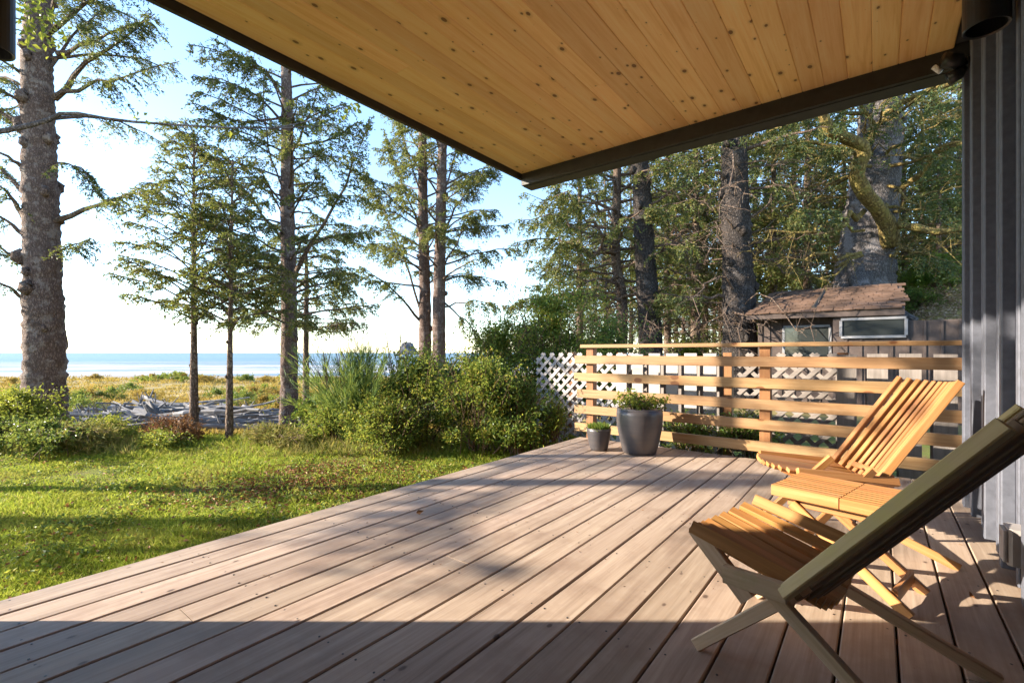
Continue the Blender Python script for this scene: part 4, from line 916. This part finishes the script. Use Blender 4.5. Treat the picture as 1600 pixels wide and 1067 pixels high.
shrub('tall_shrub', 'leafy shrub filling the space above the left end of the lattice', at(822,8.3), (1.0,.7,1.95), 12000, M['leaf_dark'], leaf=(.04,.075), seed=350, clumps=44, stems=26)
# broom bush: green whip stems, some bare and tall
random.seed(77)
root = thing('broom_bush', 'wispy broom bush with tall bare whips at the left of the thicket', 'shrub', at(560,6.45)); mb = MB(); tp, td = [], []
for i in range(230):
    a = random.uniform(0,6.28); sp = abs(random.gauss(0,.42)); h = random.uniform(.6,1.35)
    e = Vector((sp*1.5*math.cos(a), sp*math.sin(a), h)); b0 = Vector((random.gauss(0,.12), random.gauss(0,.1), 0)); m_ = b0.lerp(e,.5)+Vector((0,0,.12))
    mb.tube([b0, m_, e], [.006,.004,.0015], 3, 0, False)
    for _ in range(44):
        f = random.uniform(.15,1); q = (b0.lerp(m_, f*2) if f < .5 else m_.lerp(e, f*2-1)); tp.append(tuple(q)); d = (e-b0).normalized()+Vector([random.gauss(0,.35) for _ in range(3)]); td.append(tuple(d.normalized()))
mb.build('stems', M['broom'], root)
tp = np.array(tp); td = np.array(td); np_mesh('whips', diamonds(tp, td, rng.uniform(.08,.22,len(tp)), .008), 4, M['broom'], root)
mb = MB()
for i in range(46):
    cx = random.choice((-.42,-.2,.0,.12,.55,.62)); b0 = Vector((cx*RX+random.gauss(0,.06), cx*RY, .7)); e = b0+Vector((random.gauss(-.08,.22), random.gauss(0,.12), random.uniform(.45,1.0)))
    mb.tube([b0, b0.lerp(e,.5)+Vector((0,0,.04)), e], [.006,.004,.002], 4, 0, False)
    for _ in range(5):
        q = b0.lerp(e, random.uniform(.3,.95)); mb.tube([q, q+Vector((random.gauss(0,.05), random.gauss(0,.05), random.uniform(.06,.18)))], [.0028,.001], 3, 0, False)
mb.build('bare_whips', M['stem'], root)

# ---------------------------------------------------------------- cottage behind
random.seed(55)
CO = Vector((-2.2, 12.0, -.75)); ct = thing('cottage', 'small dark brown cottage with a shingled roof behind the railing', 'cottage', CO)
def cp(mb, name, mat, parent=ct):
    mb.v = [(q[0]-CO.x, q[1]-CO.y, q[2]-CO.z) for q in mb.v]; return mb.build(name, mat, parent)
ez = 1.78; rz_ = 2.42
mb = MB(); mb.box((-2.12,12.0,-.8), (-.74,15,ez-.02)); cp(mb, 'wall', M['cottage_wall'])
mb = MB(); mb.box((-.735,11.7,-.8), (.26,15,ez-.06)); mb.box((.26,11.702,-.8), (2.6,12.6,1.56)); cp(mb, 'wall', M['cottage_wall'])
for x in (-2.13,):
    mb = MB(); mb.bar((x,11.99,-.8), (x,11.99,ez-.03), .09, .03, (1,0,0), .003); cp(mb, 'corner_board', M['cottage_wall'])
for x in np.arange(-1.95, 2.3, .24):
    yb = 11.99 if x < -.74 else 11.69
    mb = MB(); mb.bar((x,yb-.004,-.7), (x,yb-.004,ez-.07 if x < .2 else 1.54), .04, .016, (1,0,0), .002); cp(mb, 'batten', M['cottage_wall'])
def window(x0, x1, y, z0, z1):
    mb = MB()
    for a, e in (((x0,y,z0),(x1,y,z0)), ((x0,y,z1),(x1,y,z1))): mb.bar(a, e, .05, .04, (0,0,1), .003)
    for x in (x0, x1): mb.bar((x,y,z0+.026), (x,y,z1-.026), .05, .04, (1,0,0), .003)
    fr = cp(mb, 'window', M['greywhite']); mb = MB(); mb.box((x0+.025,y+.005,z0+.025), (x1-.025,y+.012,z1-.025)); pane = cp(mb, 'pane', M['glass'], fr)
window(-1.66, -.80, 11.965, .70, 1.52)
window(-.60, .42, 11.655, 1.26, 1.62)
mb = MB(); mb.bar((-2.35,11.62,ez-.03), (.40,11.62,ez-.05), .12, .03, (0,0,1), .003); cp(mb, 'fascia_board', M['cottage_wall'])
mb = MB(); k = 0
mb.v += [(-2.35,11.6,ez-.02),(.40,11.6,ez-.02),(.40,13.3,rz_-.02),(-2.1,13.3,rz_-.02),(-2.35,11.6,ez+.02),(.40,11.6,ez+.02),(.40,13.3,rz_+.02),(-2.1,13.3,rz_+.02),(-2.1,15.2,ez),(.40,15.2,ez)]
mb.f += [(0,1,2,3),(4,7,6,5),(0,4,5,1),(1,5,6,2),(3,7,4,0),(7,8,9,6)]
rf = cp(mb, 'roof', M['cottage_wall'])
shm = simple('cedar_shingles', (.115,.07,.048), .9, .2, 0, 3, .5, .5)
ncourse = 13
for c_ in range(ncourse):
    y0 = 11.56+c_*(1.72/ncourse); z0 = ez+.035+(rz_-ez)*(y0-11.6)/1.7; x = -2.38+random.uniform(0,.1)+.02*c_
    while x < .32:
        w = random.uniform(.14,.26); L = .2; sl = (rz_-ez)/1.7; h = random.uniform(0,.014); jy = random.uniform(-.015,.015)
        a = Vector((x+w/2, y0+jy, z0+h)); e = a+Vector((0, L, L*sl-.012)); mb = MB(); mb.bar(a, e, w-.008, .016, (1,0,0), .002)
        cp(mb, 'shingle', shm, rf); x += w
mb = MB(); mb.tube([(-.98,13.2,2.40),(-1.08,11.8,1.90)], [.04,.04], 8); cp(mb, 'flue_pipe', M['fascia'])

# ---------------------------------------------------------------- driftwood
random.seed(66); 
for i in range(210):
    px = random.uniform(150, 448); d = random.uniform(10.0, 16.8); r = (px-800)/FPX*d; z = gz(r, d)
    L = random.uniform(.9,3.2); rr = random.uniform(.022,.075)*(1 if random.random() < .9 else 1.4); a = random.gauss(0,.32)+YAW; tilt = random.gauss(0,.10)
    n = 8; pts = [Vector((L*(k/(n-1)-.5), random.gauss(0,.035), random.gauss(0,.022))) for k in range(n)]
    mb = MB(); mb.tube(pts, [rr*(1.1-.6*k/(n-1))*random.uniform(.8,1.15) for k in range(n)], 7, .25)
    if random.random() < .3:
        for _ in range(3): q = pts[1]; mb.tube([q, q+Vector((random.uniform(-.2,.2), random.uniform(-.3,.3), random.uniform(.05,.35)))], [rr*.5,rr*.15], 5, .2)
    o = mb.build('driftwood_log', M['driftwood']); o.location = W(r, d, z+rr*.6+(.12+random.uniform(0,.52))*(1-abs(px-300)/260)); o.rotation_euler = (0, tilt, a)
    tag(o, 'silver-grey driftwood log lying in the pile beyond the lawn', 'driftwood', 'driftwood logs piled beyond the lawn')
random.seed(67); mb = MB()
for i in range(16):
    a = random.uniform(0,6.28); e = Vector((random.uniform(.25,.6)*math.cos(a), random.uniform(.2,.4)*math.sin(a), random.uniform(.05,.7)))
    mb.tube([Vector((0,0,.15)), e*.55+Vector((random.gauss(0,.08),random.gauss(0,.08),.15)), e+Vector((0,0,.1))], [.12,.07,.02], 7, .2)
o = mb.build('driftwood_stump', M['driftwood'], None, True); o.location = at(250,10.6)+Vector((0,0,.05)); tag(o, 'upturned pale driftwood stump with splayed roots in front of the log pile', 'driftwood')

# ---------------------------------------------------------------- grass, weeds, dune scrub, litter
def blades(n, r, d, h, w, lean=.35, seed=1):
    g = np.random.default_rng(seed); z = ground_z(r, d); p = np.stack([r*RX+d*FX, r*RY+d*FY, z-.005], 1)
    a = g.uniform(0, 2*np.pi, n); s = np.stack([np.cos(a), np.sin(a), np.zeros(n)], 1); ln = g.normal(size=(n,2))*lean
    up = unit(np.stack([ln[:,0], ln[:,1], np.ones(n)], 1)); h = h[:,None]; w = np.broadcast_to(w, (n,))[:,None]
    m = p+up*h*.55; tip = p+up*h+np.stack([ln[:,0], ln[:,1], -np.abs(ln[:,0])*.5], 1)*h*.35
    return np.stack([p-s*w*.5, p+s*w*.5, m+s*w*.42, tip, m-s*w*.42], 1).reshape(-1,3)
g = np.random.default_rng(9)
def deck_ok(r, d):
    x = r*RX+d*FX; y = r*RY+d*FY; return ~((x > X0-.01) & (y < YE+.02) & (x < 3))
n = 560000; d = 1.2+6.0*g.uniform(0,1,n)**1.15; r = -d*1.5+g.uniform(0,1,n)*(d*1.6)
ok = deck_ok(r, d) & (g.uniform(0,1,n) < np.clip(2.6/d, .3, 1)) & (d < 7.3)
r, d = r[ok], d[ok]; n = len(r)
patch = np.sin(r*2.3+d*1.1)*np.sin(d*2.9-r*.8)+.5*np.sin(r*6.1)*np.sin(d*5.3)
litter_patch = np.exp(-(((r+1.85)/.75)**2+((d-4.55)/.55)**2))
keep = g.uniform(0,1,n) > litter_patch*.85; r, d, patch = r[keep], d[keep], patch[keep]; n = len(r)
h = g.uniform(.018,.05,n)*(1+.55*patch)+.10*sstep(5.0,6.6,d)*g.uniform(.2,1,n)**2
tag(np_mesh('lawn_grass', blades(n, r, d, h, g.uniform(.003,.006,n)*(1+.08*d), .45, 3), 5, M['grass']), kind='stuff')
n = 26000; d = g.uniform(5.6,7.6,n); r = -d*1.15+g.uniform(0,1,n)*d*1.0; ok = deck_ok(r, d); r, d = r[ok], d[ok]; n = len(r)
tag(np_mesh('rough_grass', blades(n, r, d, np.where((r/d > -.80) & (r/d < -.48), .4, 1)*g.uniform(.06,.26,n)*g.uniform(.4,1,n), .0042, .35, 4), 5, M['drygrass']), kind='stuff')
n = 90000; d = 7.4+70*g.uniform(0,1,n)**2.0; r = -d*1.2+g.uniform(0,1,n)*d*1.25
wood_zone = (d > 10) & (d < 16.5) & (r/d > -.90) & (r/d < -.47); ok = ~wood_zone | (g.uniform(0,1,n) < .10); r, d = r[ok], d[ok]; n = len(r)
cl = np.sin(r*.55+np.sin(d*.3)*2)*np.sin(d*.42+r*.2); h = (.14+.20*np.clip(cl,0,1))*g.uniform(.5,1.3,n)*(1+.010*d)
tag(np_mesh('dune_grass', blades(n, r, d, h, .010+.0016*d, .45, 5), 5, M['scrub']), kind='stuff')
# dune bushes one by one
random.seed(70)
for i in range(60):
    d = random.choice((random.uniform(17,24), random.uniform(18,30), random.uniform(26,48), random.uniform(45,70))); px = random.uniform(10, 760); s = d/20
    shrub('dune_bush', 'olive dune bush on the grassy flat before the beach', at(px, d)+Vector((0,0,-.05)), (random.uniform(.7,1.5)*s**.6, .8*s**.6, random.uniform(.5,.8)*s**.25), 900, random.choice((M['scrub'],M['scrub'],M['leaf'],M['leaf_dark'])), leaf=(.07*s**.7,.12*s**.7), seed=700+i, clumps=16, stems=6, sprigs=10, group='dune bushes before the beach')
# fallen leaves on the bare patch and on deck
n = 2600; r = -1.85+g.normal(size=n)*.62; d = 4.55+g.normal(size=n)*.46; ok = deck_ok(r, d); r, d = r[ok], d[ok]; n = len(r)
pp = np.stack([r*RX+d*FX, r*RY+d*FY, ground_z(r, d)+g.uniform(.005,.03,n)], 1); dd_ = unit(np.stack([g.normal(size=n), g.normal(size=n), g.normal(size=n)*.25], 1))
tag(np_mesh('fallen_leaves', leaves(pp, dd_, g.uniform(.025,.05,n), g.uniform(.015,.03,n), .3), 4, M['litter']), kind='stuff')
nc = 130; cd = 2.0+4.4*g.uniform(0,1,nc); cr = -cd*1.1+g.uniform(0,1,nc)*cd*.98; ix = np.repeat(np.arange(nc), 46); n = len(ix)
d = cd[ix]+g.normal(size=n)*.09; r = cr[ix]+g.normal(size=n)*.09; ok = deck_ok(r, d); r, d = r[ok], d[ok]; n = len(r)
pp = np.stack([r*RX+d*FX, r*RY+d*FY, ground_z(r, d)+g.uniform(.01,.05,n)], 1); dd_ = unit(np.stack([g.normal(size=n), g.normal(size=n), np.abs(g.normal(size=n))*.7], 1))
tag(np_mesh('lawn_weeds', leaves(pp, dd_, g.uniform(.02,.05,n), g.uniform(.012,.028,n), .2), 4, M['leaf']), kind='stuff')
n = 900; d = 2.2+4.6*g.uniform(0,1,n); r = -d*1.1+g.uniform(0,1,n)*d*.95; ok = deck_ok(r, d); r, d = r[ok], d[ok]; n = len(r)
pp = np.stack([r*RX+d*FX, r*RY+d*FY, ground_z(r, d)+g.uniform(.02,.05,n)], 1); dd_ = unit(np.stack([g.normal(size=n), g.normal(size=n), g.normal(size=n)*.3], 1))
tag(np_mesh('scattered_leaves', leaves(pp, dd_, g.uniform(.02,.045,n), g.uniform(.012,.028,n), .3), 4, M['litter']), kind='stuff')
n = 1500; r = -2.5+4.8*g.uniform(0,1,n); d = 1.8+4.2*g.uniform(0,1,n); X_ = r*RX+d*FX; Y_ = r*RY+d*FY; ok = (X_ > X0+.02) & (X_ < .4) & (Y_ > -1) & (Y_ < YE-.05) & (g.uniform(0,1,n) < .35+.5*(d > 4)); r, d = r[ok], d[ok]; n = len(r)
pp = np.stack([r*RX+d*FX, r*RY+d*FY, np.full(n,.003)], 1); dd_ = unit(np.stack([g.normal(size=n), g.normal(size=n), np.full(n,.02)], 1))
tag(np_mesh('fallen_needles', diamonds(pp, dd_, g.uniform(.008,.022,n), .003), 4, M['litter']), kind='stuff')
for (px, py, L, lab, a) in ((650,802,.055,'curled brown leaf lying on the sunlit deck boards',.4), (1524,936,.035,'small pale leaf on the deck beside the far chair leg',2.0)):
    d = FPX*EYE/(py-551); q = V(px, py, d); pos = np.array([[0,0,.004]]); o = np_mesh('fallen_leaf', leaves(pos, unit(np.array([[math.cos(a),math.sin(a),.35]])), L, L*.5, .4), 4, M['litter'])
    o.location = (q.x, q.y, 0); tag(o, lab, 'leaf')
# duff and litter over the bank
n = 16000; r = 11.5+g.normal(size=n)*1.8; d = 12.0+g.normal(size=n)*1.0
pp = np.stack([r*RX+d*FX, r*RY+d*FY, ground_z(r, d)+g.uniform(.0,.03,n)], 1); dd_ = unit(np.stack([g.normal(size=n), g.normal(size=n), g.normal(size=n)*.35], 1))
tag(np_mesh('bank_litter', leaves(pp, dd_, g.uniform(.05,.11,n), g.uniform(.03,.06,n), .3), 4, M['duff']), kind='stuff')
